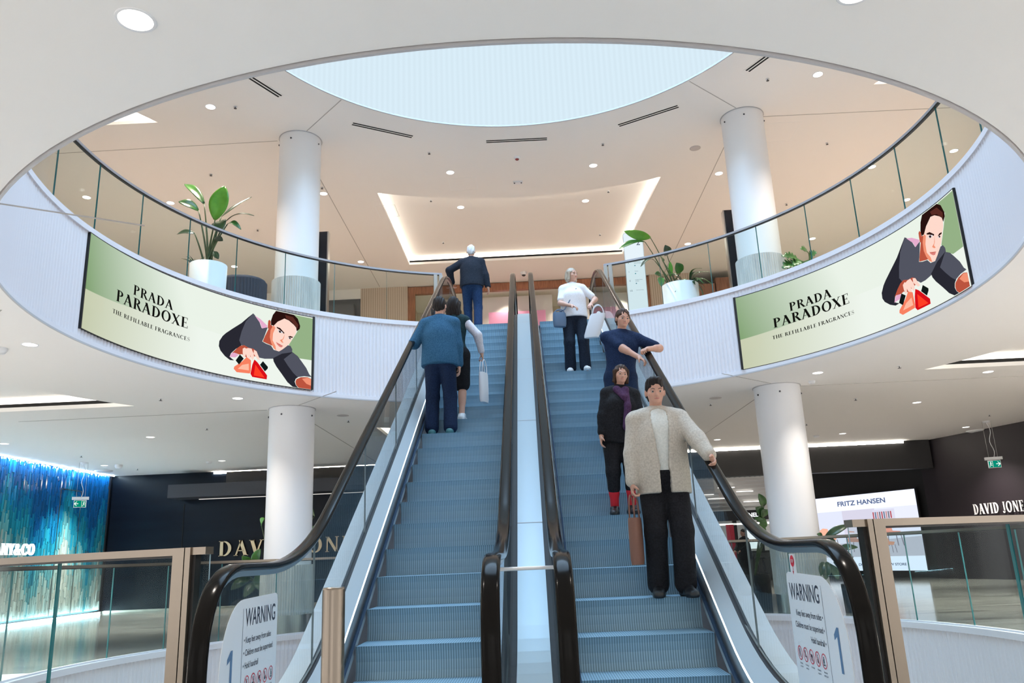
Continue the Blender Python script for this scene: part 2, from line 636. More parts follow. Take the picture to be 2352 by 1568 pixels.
def recess(z, loop, far, name, led='led_cove'):
    """raised ceiling tray: lip, dark slot on its far side, light strip, soffit"""
    lip, slot, led_m = MB(), MB(), MB()
    n = len(loop)
    for i in range(n):
        a, b = loop[i], loop[(i + 1) % n]
        isfar = i in far
        lip.quad((a[0], a[1], z), (b[0], b[1], z), (b[0], b[1], z + 0.07), (a[0], a[1], z + 0.07))
        if isfar:
            slot.quad((a[0], a[1], z + 0.07), (b[0], b[1], z + 0.07), (b[0], b[1], z + 0.13), (a[0], a[1], z + 0.13))
            z1 = z + 0.13
        else:
            z1 = z + 0.07
        led_m.quad((a[0], a[1], z1), (b[0], b[1], z1), (b[0], b[1], z + 0.24), (a[0], a[1], z + 0.24))
    up = plate_with_holes(z + 0.24, loop, [], name, 'plaster' if z < 5 else 'plaster_upper')
    struct(up)
    lip.build('lip', 'plaster', up)
    if far:
        slot.build('slot', 'black_gap', up)
    led_m.build('light_strip', led, up)
    return up


# --- lower ceiling with the round void and its trays
struct(plate_with_holes(S, [(-13, -9), (16, -9), (16, 24.2), (-13, 24.2)], [circle(CX, CY, R, 192), REC_L, REC_R, REC_B], 'ceiling', 'plaster'))
nL = len(REC_L); nB = len(REC_B)
recess(S, REC_L, [nL - 1], 'ceiling_tray', 'led_slot')
recess(S, REC_R, [nL - 1], 'ceiling_tray', 'led_slot')
recess(S, REC_B, [nB - 2], 'ceiling_tray')
# strip light between ceiling and back wall
cl = MB(); cl.bb(-9.7, 3.7, 24.17, 24.195, S - 0.065, S - 0.012)
tag(cl.build('strip_light', 'led_wash'), 'warm strip light along the top of the dark back wall', 'light')

# --- fluted ring between the storeys, and the one below the lower floor


def fluted_ring(z0, z1_, flutes, name, r=R, depth=0.022):
    mb = MB()
    n = flutes * 4
    rows = [[], [], [], [], [], [], []]
    for i in range(n):
        t = 360.0 * i / n
        fl = depth * abs(sin(pi * i / 4.0))
        rr = r + fl
        pr = r - 0.012
        a = ring(t, rr); p = ring(t, pr)
        z1 = z1_ if not (t < 17.3 or t > 344.8) or z1_ < 1 else 5.0
        zs = [(p, z0), (p, z0 + 0.075), (a, z0 + 0.078), (a, z1 - 0.078), (p, z1 - 0.075), (p, z1)]
        q = ring(t, r + 0.16)
        zs.append((q, z1))
        for k, (c, z) in enumerate(zs):
            rows[k].append((c[0], c[1], z))
    mb.grid(rows, 0, False, closed_v=True)
    return mb.build(name, 'white_metal')


struct(fluted_ring(S - 0.01, KERB2, 500, 'wall_ring_upper'))
struct(fluted_ring(-1.65, -0.02, 500, 'wall_ring_lower'))
# thin edge line under the ring
struct(arc_band(R - 0.03, R - 0.01, S - 0.018, S + 0.004, 0, 360, 180).build('trim_3', 'trim_grey'))

# --- floors
noisy('stone_dark', (0.17, 0.163, 0.152), (0.40, 0.38, 0.35), (0.35, 4.5, 1), 0.10, 6, nscale=2.0, spec=0.5)
noisy('stone_warm', (0.68, 0.62, 0.56), (0.76, 0.70, 0.64), (1, 1, 1), 0.35, 3)
noisy('stone_pale', (0.66, 0.65, 0.63), (0.74, 0.73, 0.71), (1, 1, 1), 0.4, 3)
_far = [p for p in circle(CX, CY, R + 0.1, 192) if p[1] >= 10.0]
_lf = sorted([p for p in _far if p[0] < CX], key=lambda p: p[1]); _rt = sorted([p for p in _far if p[0] >= CX], key=lambda p: -p[1])
struct(plate_with_holes(F1, [(-13, 10.0)] + _lf + _rt + [(16, 10.0), (16, 33), (-13, 33)], [], 'floor', 'stone_dark', up=True))
_nr = [p for p in circle(CX, CY, R + 0.1, 192) if p[1] < 10.0]
_ln = sorted([p for p in _nr if p[0] < CX], key=lambda p: -p[1]); _rn = sorted([p for p in _nr if p[0] >= CX], key=lambda p: p[1])
struct(plate_with_holes(F1, [(-13, 10.0), _lf[0]] + _ln + _rn + [_rt[-1], (16, 10.0), (16, -9), (-13, -9)], [], 'floor_near', 'stone_pale', up=True))  # unseen near floor, made pale to bounce light up to the ceiling
struct(plate_with_holes(F2, [(-14, -9), (14, -9), (14, 33), (-14, 33)], [circle(CX, CY, R + 0.1, 128)], 'floor_upper', 'stone_warm', up=True))
noisy('stone_white', (0.80, 0.79, 0.78), (0.86, 0.85, 0.84), (1, 1, 1), 0.4, 3)
struct(plate_with_holes(-5.0, [(-14, -9), (14, -9), (14, 26), (-14, 26)], [], 'floor_lower', 'stone_white', up=True))

# --- upper ceiling, roof light drum
struct(plate_with_holes(C2, [(-14, -9), (14, -9), (14, 33), (-14, 33)], [circle(DCX, DCY, DR, 160), REC_L, REC_R, REC_B], 'ceiling_upper', 'plaster_upper'))
recess(C2, REC_L, [], 'ceiling_tray')
recess(C2, REC_R, [], 'ceiling_tray')
recess(C2, REC_B, [nB - 2], 'ceiling_tray')
# fluted drum wall: its skylit brightness and rib shading put in as glow
m = emis('drum_wall_glow', (0.74, 0.90, 1.0), DRUM_STRENGTH)
nt = m.node_tree
tc = nt.nodes.new('ShaderNodeTexCoord'); sx = nt.nodes.new('ShaderNodeSeparateXYZ')
nt.links.new(tc.outputs['Object'], sx.inputs[0])
at = nt.nodes.new('ShaderNodeMath'); at.operation = 'ARCTAN2'
nt.links.new(sx.outputs[0], at.inputs[0]); nt.links.new(sx.outputs[1], at.inputs[1])
mu = nt.nodes.new('ShaderNodeMath'); mu.operation = 'MULTIPLY'; mu.inputs[1].default_value = 260
nt.links.new(at.outputs[0], mu.inputs[0])
sn = nt.nodes.new('ShaderNodeMath'); sn.operation = 'SINE'
nt.links.new(mu.outputs[0], sn.inputs[0])
mr = nt.nodes.new('ShaderNodeMapRange')
mr.inputs[1].default_value = -1; mr.inputs[2].default_value = 1
mr.inputs[3].default_value = DRUM_STRENGTH * 0.965; mr.inputs[4].default_value = DRUM_STRENGTH * 1.01
nt.links.new(sn.outputs[0], mr.inputs[0])
nt.links.new(mr.outputs[0], [k for k in nt.nodes if k.type == 'EMISSION'][0].inputs['Strength'])
emis('sky_glazing', (0.50, 0.735, 1.0), SKY_STRENGTH)
d = MB()
d.grid([[(DR * sin(2 * pi * i / 260), DR * cos(2 * pi * i / 260), z) for i in range(260)] for z in (0.0, 4.8)], 0, False, closed_v=True)
dr = d.build('wall_drum', 'drum_wall_glow', loc=(DCX, DCY, C2))
struct(dr)
d = MB(); d.poly([(DCX + DR * sin(2 * pi * i / 96), DCY + DR * cos(2 * pi * i / 96), C2 + 4.8) for i in range(96)])
struct(d.build('window_1', 'sky_glazing'), 'round glazed roof light above the drum', 'skylight')
struct(arc_band(DR - 0.012, DR + 0.012, C2 - 0.012, C2 + 0.02, 0, 360, 160, DCX, DCY).build('trim_4', 'trim_grey'))

# --- ceiling joints: narrow dark strips


def joint(a, b, z, name='ceiling_joint', w=0.018):
    dx, dy = b[0] - a[0], b[1] - a[1]
    L = hypot(dx, dy)
    mb = MB().box(((a[0] + b[0]) / 2, (a[1] + b[1]) / 2, z), (L, w, 0.006), rz=atan2(dy, dx))
    return struct(mb.build(name, 'joint'))


for a, b in (((-4.25, 14.35), (-3.3, 13.3)), ((-9.6, 14.72), (-4.95, 14.68)), ((-4.52, 15.2), (-4.62, 24.0)),
             ((4.37, 14.33), (3.26, 13.3)), ((4.95, 14.72), (9.6, 14.76)), ((4.5, 15.2), (4.42, 24.0))):
    joint(a, b, C2)
    joint(a, b, S)
joint((-9.7, 14.72), (-4.95, 14.7), S)
joint((-6.5, 8.9), (-5.75, 8.2), S); joint((-3.2, 6.2), (-5.8, 4.6), S); joint((4.7, 6.3), (6.4, 6.0), S)


def hatch(x0, x1, y0, y1, z):
    o = MB()
    w = 0.012
    o.bb(x0, x1, y0, y0 + w, z - 0.003, z + 0.003); o.bb(x0, x1, y1 - w, y1, z - 0.003, z + 0.003)
    o.bb(x0, x0 + w, y0, y1, z - 0.003, z + 0.003); o.bb(x1 - w, x1, y0, y1, z - 0.003, z + 0.003)
    return struct(o.build('ceiling_hatch', 'plaster'))


hatch(-1.65, -1.0, 16.75, 17.4, C2); hatch(-3.6, -3.1, 18.0, 18.7, C2); hatch(5.0, 5.9, 15.0, 15.8, C2)

# --- walls, lower storey
mat('wall_dark', (0.006, 0.0085, 0.014), 0.22, spec=0.45)
noisy('wall_panel_dark', (0.003, 0.005, 0.010), (0.005, 0.009, 0.016), (0.4, 0.4, 2.5), 0.3, 3, nscale=1.2, spec=0.14)
mat('wall_plum', (0.016, 0.012, 0.016), 0.55, spec=0.3)
mat('wall_black', (0.006, 0.006, 0.007), 0.55)
w = MB(); w.bb(-12.85, 3.9, 24.2, 24.4, F1, S + 0.14)
struct(w.build('wall_back', 'wall_panel_dark'))
# recessed panel joints of the dark wall
for k, x in enumerate((-10.55, -8.1, -5.6, -3.1)):
    struct(MB().bb(x - 0.012, x + 0.012, 24.185, 24.2, F1 + 0.1, 2.95).build('panel_joint', 'black_gap'))
struct(MB().bb(-12.8, 3.9, 24.17, 24.2, F1, F1 + 0.06).build('baseboard_back', 'steel_warm'))
# right flank
def wallseg(a, b, z0, z1, name, m, th=0.12):
    dx, dy = b[0] - a[0], b[1] - a[1]
    L = hypot(dx, dy)
    o = MB().box(((a[0] + b[0]) / 2 + dy / L * th / 2, (a[1] + b[1]) / 2 - dx / L * th / 2, (z0 + z1) / 2), (L, th, z1 - z0), rz=atan2(dy, dx))
    return struct(o.build(name, m))


struct(MB().bb(4.6, 11.0, 24.02, 24.028, S - 0.065, S - 0.012).build('trim_7', 'led_wash'))
wallseg((11.65, 24.6), (15.6, 11.5), F1, S, 'wall_right', 'wall_plum', -0.12)
wallseg((9.55, 29.2), (12.1, 24.5), F1, S, 'wall_niche', 'wall_black', -0.12)
# bulkhead over the wide shop opening on the right
struct(MB().bb(3.7, 11.75, 24.03, 24.35, 3.05, S + 0.1).build('wall_bulkhead', 'wall_black'))
struct(MB().bb(3.9, 12.4, 24.35, 31.2, 3.55, 3.6).build('ceiling_shop', 'plaster'))
struct(MB().bb(3.7, 3.9, 24.2, 31, F1, S).build('wall_shop_left', 'wall_black'))
# left flank, in front of the tiled shopfront
struct(MB().bb(-13.05, -12.95, 12.5, 24.4, F1, S).build('wall_left', 'wall_black'))

# --- walls, upper storey
struct(MB().bb(-14.1, -14, -9, 33, F2, C2).build('wall_upper_left', 'plaster_upper'))
struct(MB().bb(14, 14.1, -9, 33, F2, C2).build('wall_upper_right', 'plaster_upper'))
struct(MB().bb(-14, 14, 33, 33.1, F2, C2).build('wall_upper_back', 'plaster_upper'))
ribm = ribbed('stone_ribs', (0.42, 0.33, 0.26), (0.60, 0.49, 0.40), 0.07, 0.7, 0.0)
mat('grey_board', (0.105, 0.11, 0.12), 0.6)
noisy('timber', (0.20, 0.075, 0.035), (0.33, 0.14, 0.07), (6, 6, 0.6), 0.45, 4)
noisy('timber_plank', (0.17, 0.075, 0.045), (0.26, 0.12, 0.075), (5, 5, 0.5), 0.5, 4)
struct(MB().bb(-5.25, -3.75, 24.1, 24.3, F2, C2).build('wall_upper_pier', 'stone_ribs'))
struct(MB().bb(3.95, 5.3, 24.1, 24.3, F2, C2).build('wall_upper_pier', 'stone_ribs'))
struct(MB().bb(-14, -5.25, 24.1, 24.3, F2, 9.15).build('wall_upper_back_left', 'grey_board'))
struct(MB().bb(-14, -5.25, 24.12, 24.3, 9.15, C2).build('trim_5', 'plaster_upper'))

# ================================================================== columns
def column(x, y, z0, z1, clad, plinth, label):
    c = thing('column', label, 'column', (x, y, z0), kind='structure')
    r = 0.415
    MB().lathe([(r, 0), (r, z1 - z0)], n=64, cap=False).build('shaft', 'white_satin', c)
    MB().lathe([(r + 0.004, z1 - z0 - 0.012), (r + 0.016, z1 - z0 - 0.012), (r + 0.016, z1 - z0 + 0.004)], n=64, cap=False).build('collar', 'trim_grey', c)
    rows = []
    n = 64 * 4
    for z in (plinth, clad):
        row = []
        for i in range(n):
            rr = r + 0.035 + 0.016 * abs(sin(pi * i / 4))
            row.append((rr * cos(2 * pi * i / n), rr * sin(2 * pi * i / n), z))
        rows.append(row)
    rows.append([((r + 0.0) * cos(2 * pi * i / n), (r + 0.0) * sin(2 * pi * i / n), clad + 0.004) for i in range(n)])
    g = MB().grid(rows, 0, False, closed_v=True)
    g.build('fluted_cladding', 'fluted_stone', c)
    if plinth > 0:
        MB().lathe([(r + 0.03, 0), (r + 0.03, plinth)], n=48, cap=False).build('plinth', 'steel', c)
    for a in (-100, -15, 200):
        MB().sphere(((r + 0.004) * cos(radians(a)), (r + 0.004) * sin(radians(a)), z1 - z0 - 0.16), 0.018, 8, 6).build('fixing_bolt', 'steel_dark', c)
    return c


noisy('fluted_stone', (0.50, 0.50, 0.49), (0.63, 0.63, 0.61), (3, 3, 0.5), 0.6, 6, nscale=3.0)
column(-4.48, 14.72, F1, S, 1.13, 0.30, 'white round column on the lower floor in front of the dark wall, left')
column(4.58, 14.72, F1, S, 1.13, 0.30, 'white round column on the lower floor beside the lit poster, right')
column(-4.48, 14.72, F2, C2, 1.08, 0.0, 'white round column on the upper floor beside the tall planter, left')
column(4.58, 14.72, F2, C2, 1.08, 0.0, 'white round column on the upper floor between planters, right')

# ================================================================== escalators
Y0, Y1, SL = 5.32, 14.5, 5.3 / 9.18
NST = 23
RUN, RISE = (Y1 - Y0) / NST, 5.3 / NST


def step_z(y):
    return min(5.3, max(0.0, SL * (y - Y0)))


def esc_path(h, ya=4.0, yb=16.3):
    k = 0.268 * h
    return fillet([(ya, h), (Y0 - k, h), (Y1 - k, 5.3 + h), (yb, 5.3 + h)], [0, 1.0, 1.2, 0], 8)


RAILPTS = fillet([(4.1, 0.14), (3.63, 0.16), (3.63, 1.05), (5.18, 1.05), (14.35, 6.33), (16.15, 6.33), (16.15, 5.5), (15.75, 5.48)],
                 [0, 0.28, 0.56, 0.7, 1.1, 0.5, 0.28, 0], 12)


def sweep_x(path, section, mb=None, mi=0, smooth=False, closed=True):
    """section of (x, n) swept along a (y, z) path; n is the distance along the path's normal"""
    mb = mb or MB()
    rows = []
    for i, (y, z) in enumerate(path):
        a = path[max(i - 1, 0)]; b = path[min(i + 1, len(path) - 1)]
        ty, tz = b[0] - a[0], b[1] - a[1]
        L = hypot(ty, tz) or 1
        ny, nz = -tz / L, ty / L
        rows.append([(x, y + ny * n, z + nz * n) for x, n in section])
    return mb.grid(rows, mi, smooth, closed_v=closed)


def strip(c, sgn, a, b, ya=4.0, yb=16.3, mb=None, mi=0):
    """band between two lateral lines given as (offset from the escalator's middle, height)"""
    mb = mb or MB()
    pa, pb = esc_path(a[1], ya, yb), esc_path(b[1], ya, yb)
    mb.grid([[(c + sgn * a[0], p[0], p[1]), (c + sgn * b[0], q[0], q[1])] for p, q in zip(pa, pb)], mi)
    return mb


def rail_top(y):
    best = None
    for i in range(len(RAILPTS) - 1):
        (a, za), (b, zb) = RAILPTS[i], RAILPTS[i + 1]
        if min(a, b) - 1e-6 <= y <= max(a, b) + 1e-6 and abs(b - a) > 1e-6:
            z = za + (zb - za) * (y - a) / (b - a)
            if best is None or z > best:
                best = z
    return best if best is not None else 0.5


ribbed('step_ribs', (0.13, 0.235, 0.31), (0.29, 0.46, 0.585), 0.018, 0.5, 0.1)
_sm = MB()
_prof = [(0.0, 0.0), (0.006, -0.012), (0.018, -0.05), (0.026, -0.11), (0.022, -0.18), (0.004, -RISE - 0.01)]
_sm.grid([[(-0.497, y, z), (0.497, y, z)] for y, z in [(RUN, 0.0)] + _prof], 0)
_flat = MB().bb(-0.497, 0.497, 0.002, RUN - 0.002, -0.06, 0.0)


def escalator(c, label, group):
    t = thing('escalator', label, 'escalator', (0, 0, 0), group=group)
    for s in (-1, 1):
        # handrail, its guide, glass
        hx = c + s * 0.632
        sec = []
        for k in range(16):
            a = 2 * pi * k / 16
            ex = abs(cos(a)) ** 0.6 * (1 if cos(a) >= 0 else -1); ez = abs(sin(a)) ** 0.8 * (1 if sin(a) >= 0 else -1)
            sec.append((hx + 0.043 * ex, 0.020 * ez))
        sweep_x(RAILPTS, sec, smooth=True).build('handrail', 'rubber', t)
        sweep_x(RAILPTS, [(hx - 0.022, -0.018), (hx + 0.022, -0.018), (hx + 0.016, -0.045), (hx - 0.016, -0.045)]).build('handrail_guide', 'steel', t)
        joints = [3.675, 5.45, 7.05, 8.65, 10.25, 11.85, 13.45, 14.95, 16.11]
        dp = esc_path(0.24, 3.4, 16.5)

        def deck_z(y):
            for i in range(len(dp) - 1):
                if dp[i][0] <= y <= dp[i + 1][0]:
                    f = (y - dp[i][0]) / max(dp[i + 1][0] - dp[i][0], 1e-6)
                    return dp[i][1] + f * (dp[i + 1][1] - dp[i][1])
            return dp[-1][1]
        for j in range(len(joints) - 1):
            ya, yb = joints[j] + 0.003, joints[j + 1] - 0.003
            n = 14
            ys = [ya + (yb - ya) * i / n for i in range(n + 1)]
            pts = [(hx - 0.006, y, deck_z(y)) for y in ys] + [(hx - 0.006, y, max(rail_top(y) - 0.04, deck_z(y) + 0.02)) for y in reversed(ys)]
            MB().prism(pts, (0.012, 0, 0), 0, 1).build('glass_panel', ['glass_clear', 'pane_edge'], t)
        strip(c, s, (0.610, 0.255), (0.655, 0.262)).build('glazing_gasket', 'rubber_matt', t)
        strip(c, s, (0.543, 0.136), (0.610, 0.255)).build('inner_deck', 'alu_deck', t)
        strip(c, s, (0.537, 0.120), (0.543, 0.136)).build('led_strip', 'led_white', t)
        strip(c, s, (0.508, -0.06), (0.537, 0.120)).build('skirt_panel', 'alu', t)
        bm_ = strip(c, s, (0.494, 0.022), (0.511, 0.03)); strip(c, s, (0.494, 0.022), (0.506, 0.0), mb=bm_); strip(c, s, (0.511, 0.03), (0.511, 0.055), mb=bm_)
        bm_.build('brush_strip', 'brush', t)
        outer = (c < 0) == (s < 0)
        if outer:
            strip(c, s, (0.655, 0.262), (0.80, 0.245)).build('outer_deck', 'alu_deck', t)
            strip(c, s, (0.80, 0.245), (0.80, -0.75)).build('truss_cladding', 'white_metal', t)
    strip(c, 1, (-0.80 if c < 0 else -0.79, -0.75), (0.79 if c < 0 else 0.80, -0.75)).build('truss_soffit', 'white_metal', t)
    first = firstf = None
    for i in range(-4, NST + 4):
        if 1 <= i <= NST:
            y = Y0 + RUN * i; z = RISE * i
            if first is None:
                o = first = _sm.build('step', 'step_ribs', t)
            else:
                o = first.copy(); COL.objects.link(o)
        else:
            y = Y0 + RUN * i; z = 0.0 if i < 1 else 5.3
            if firstf is None:
                o = firstf = _flat.build('step', 'step_ribs', t)
            else:
                o = firstf.copy(); COL.objects.link(o)
        o.parent = t; o.location = (c, y, z)
    MB().bb(c - 0.6, c + 0.6, 3.2, Y0 - 4 * RUN, -0.05, 0.004).build('landing_plate', 'alu', t)
    MB().bb(c - 0.6, c + 0.6, Y0 + RUN * (NST + 4), 17.5, 5.25, 5.304).build('landing_plate', 'alu', t)
    return t


EL, ER = -0.85, 0.745
escalator(EL, 'left escalator carrying three people seen from behind', 'pair of escalators')
escalator(ER, 'right escalator carrying four people coming down', 'pair of escalators')
cd = thing('centre_deck', 'long pale metal deck between the two escalators', 'deck')
xl, xr = EL + 0.655, ER - 0.655
pd = esc_path(0.262); pe = esc_path(0.275)
mat('deck_pale', (0.42, 0.51, 0.57), 0.36, 0.2)
MB().grid([[(xl + 0.035, p[0], p[1]), (xr - 0.035, p[0], p[1])] for p in pe]).build('deck_panel', 'deck_pale', cd)
g = MB()
g.grid([[(xl, p[0], p[1]), (xl + 0.035, p[0], p[1])] for p in pd]); g.grid([[(xr - 0.035, p[0], p[1]), (xr, p[0], p[1])] for p in pd])
g.build('edge_gasket', 'rubber_matt', cd)
for y in (7.05, 9.2, 11.4, 13.4):
    z = step_z(y) + 0.275 * 1.155 + 0.002
    MB().quad((xl + 0.035, y, z), (xr - 0.035, y, z), (xr - 0.035, y + 0.012, z + 0.007), (xl + 0.035, y + 0.012, z + 0.007)).build('panel_joint', 'trim_grey', cd)

# clear guard between the two inner newels
gd = thing('clear_guard', 'clear plastic guard with a white top bar between the inner handrail ends', 'guard')
MB().tube([(xl - 0.02, 4.28, 0.985), (xr - 0.0, 4.28, 0.985)], 0.010, 10).build('top_bar', 'white_satin', gd)
rows = []
for k in range(13):
    s = k / 12
    rows.append([(xl + 0.012, 4.28 - 0.5 * s ** 1.5, 0.985 - 0.8 * s), (xr - 0.012, 4.28 - 0.5 * s ** 1.5, 0.985 - 0.8 * s)])
MB().grid(rows, 0, True).build('clear_sheet', 'glass_smoke', gd)

# ================================================================== balustrades
def balustrade(thetas, r, z0, z1, label, loc_note, rail_m, ends=()):
    t = thing('glass_balustrade', label, 'balustrade', (0, 0, 0), group=loc_note)
    for a, b in zip(thetas[:-1], thetas[1:]):
        g = 0.045
        arc_band(r, r + 0.017, z0, z1 - 0.03, a + g, b - g, 10, mi_end=1).build('glass_panel', ['glass', 'teal_edge'], t)
    n = int(abs(thetas[-1] - thetas[0]) / 1.2)
    arc_band(r - 0.022, r + 0.04, z1 - 0.036, z1, thetas[0], thetas[-1], n).build('top_rail', rail_m, t)
    arc_band(r - 0.012, r + 0.03, z1 - 0.046, z1 - 0.036, thetas[0], thetas[-1], n).build('rail_gasket', 'black', t)
    arc_band(r - 0.016, r + 0.033, z0 - 0.005, z0 + 0.02, thetas[0], thetas[-1], n).build('base_channel', 'white_metal', t)
    for th, m in ends:
        arc_band(r - 0.02, r + 0.036, z0, z1 - 0.03, th - 0.35, th + 0.35, 2).build('end_post', m, t)
    return t


balustrade([-118, -107.5, -97.3, -87.0, -77.1, -66.9, -57.1, -47.2, -37.2, -26.6, -15.4], R + 0.045, KERB2, RAIL2,
           'curved glass balustrade on the upper floor, left of the escalators', 'upper glass balustrades', 'rail_dark', ((-15.6, 'steel'), (-16.7, 'steel')))
balustrade([17.9, 29.2, 39.3, 49.3, 59.6, 69.7, 80.0, 90.7, 101.0, 111.3, 121.0], R + 0.045, KERB2, RAIL2,
           'curved glass balustrade on the upper floor, right of the escalators', 'upper glass balustrades', 'rail_dark', ((18.2, 'steel'), (19.2, 'steel')))


def near_end(t, th, s):
    """two steel posts, dark seal and a small glass wing closing the gap to the handrail"""
    r = R + 0.06
    def seg(a, b, r0, r1, z0, z1, name, m):
        arc_band(r0, r1, z0, z1, a, b, 2).build(name, m, t)
    seg(th - s * 0.42, th + s * 0.28, r - 0.03, r + 0.05, F1, RAIL1, 'end_post', 'steel_warm')
    seg(th + s * 0.34, th + s * 0.66, r - 0.03, r + 0.05, F1, RAIL1, 'end_post', 'steel_warm')
    seg(th + s * 0.66, th + s * 0.84, r - 0.012, r + 0.03, F1, RAIL1 - 0.036, 'seal', 'black')
    seg(th + s * 0.66, th + s * 1.5, r - 0.022, r + 0.04, RAIL1 - 0.036, RAIL1, 'top_rail', 'steel_warm')
    # glass wing with a rounded lower corner
    a0, a1 = th + s * 0.84, th + s * 1.45
    x0, y0 = ring(a0, r); x1, y1 = ring(a1, r)
    L = hypot(x1 - x0, y1 - y0)
    zb = 0.80
    pl = fillet([(0, RAIL1 - 0.036), (0, zb), (L, zb), (L, RAIL1 - 0.036)], [0, 0, 0.04, 0], 6)
    pts = [(x0 + (x1 - x0) * u / L, y0 + (y1 - y0) * u / L, z) for u, z in pl]
    MB().prism(pts, (0, 0.015, 0), 0, 1).build('glass_wing', ['glass', 'wing_edge'], t)


mat('wing_edge', (0.45, 0.60, 0.66), 0.2)
tl = [-162.6, -154.0, -144.0, -134.2, -124.5, -115.0, -105.6, -96.1, -86.8, -76.4, -66.4, -56.7, -46.7, -36.4, -26, -16, -6]
t = balustrade(tl, R + 0.06, -0.02, RAIL1, 'curved glass balustrade of the lower floor, left half, ending at the left warning sign', 'lower glass balustrades', 'steel_warm')
near_end(t, -163.1, -1)
tr = [-5.5, 6, 16, 27, 37.5, 47.5, 58.4, 68.7, 78.7, 89.5, 99.8, 110, 120, 130.2, 140.4, 150.6, 160.2]
t = balustrade(tr, R + 0.06, -0.02, RAIL1, 'curved glass balustrade of the lower floor, right half, ending at the right warning sign', 'lower glass balustrades', 'steel_warm')
near_end(t, 160.7, 1)

# barrier post
bp = thing('bollard', 'brushed steel round post standing in front of the left escalator', 'post', (-0.84, 3.4, 0))
MB().lathe([(0.046, -0.06), (0.046, 0.945), (0.044, 0.955), (0.0005, 0.956)], n=40, cap=False).build('post', 'steel_warm', bp)
MB().lathe([(0.085, 0.0), (0.085, 0.012), (0.05, 0.02)], n=32, cap=False).build('base_collar', 'steel', bp)

# ================================================================== warning signs on the outer glass
mat('sign_plate', (0.86, 0.90, 0.94), 0.35)
mat('sign_ink', (0.035, 0.045, 0.075), 0.5)
mat('sign_blue', (0.10, 0.20, 0.36), 0.5)
mat('sign_red', (0.62, 0.02, 0.05), 0.5)


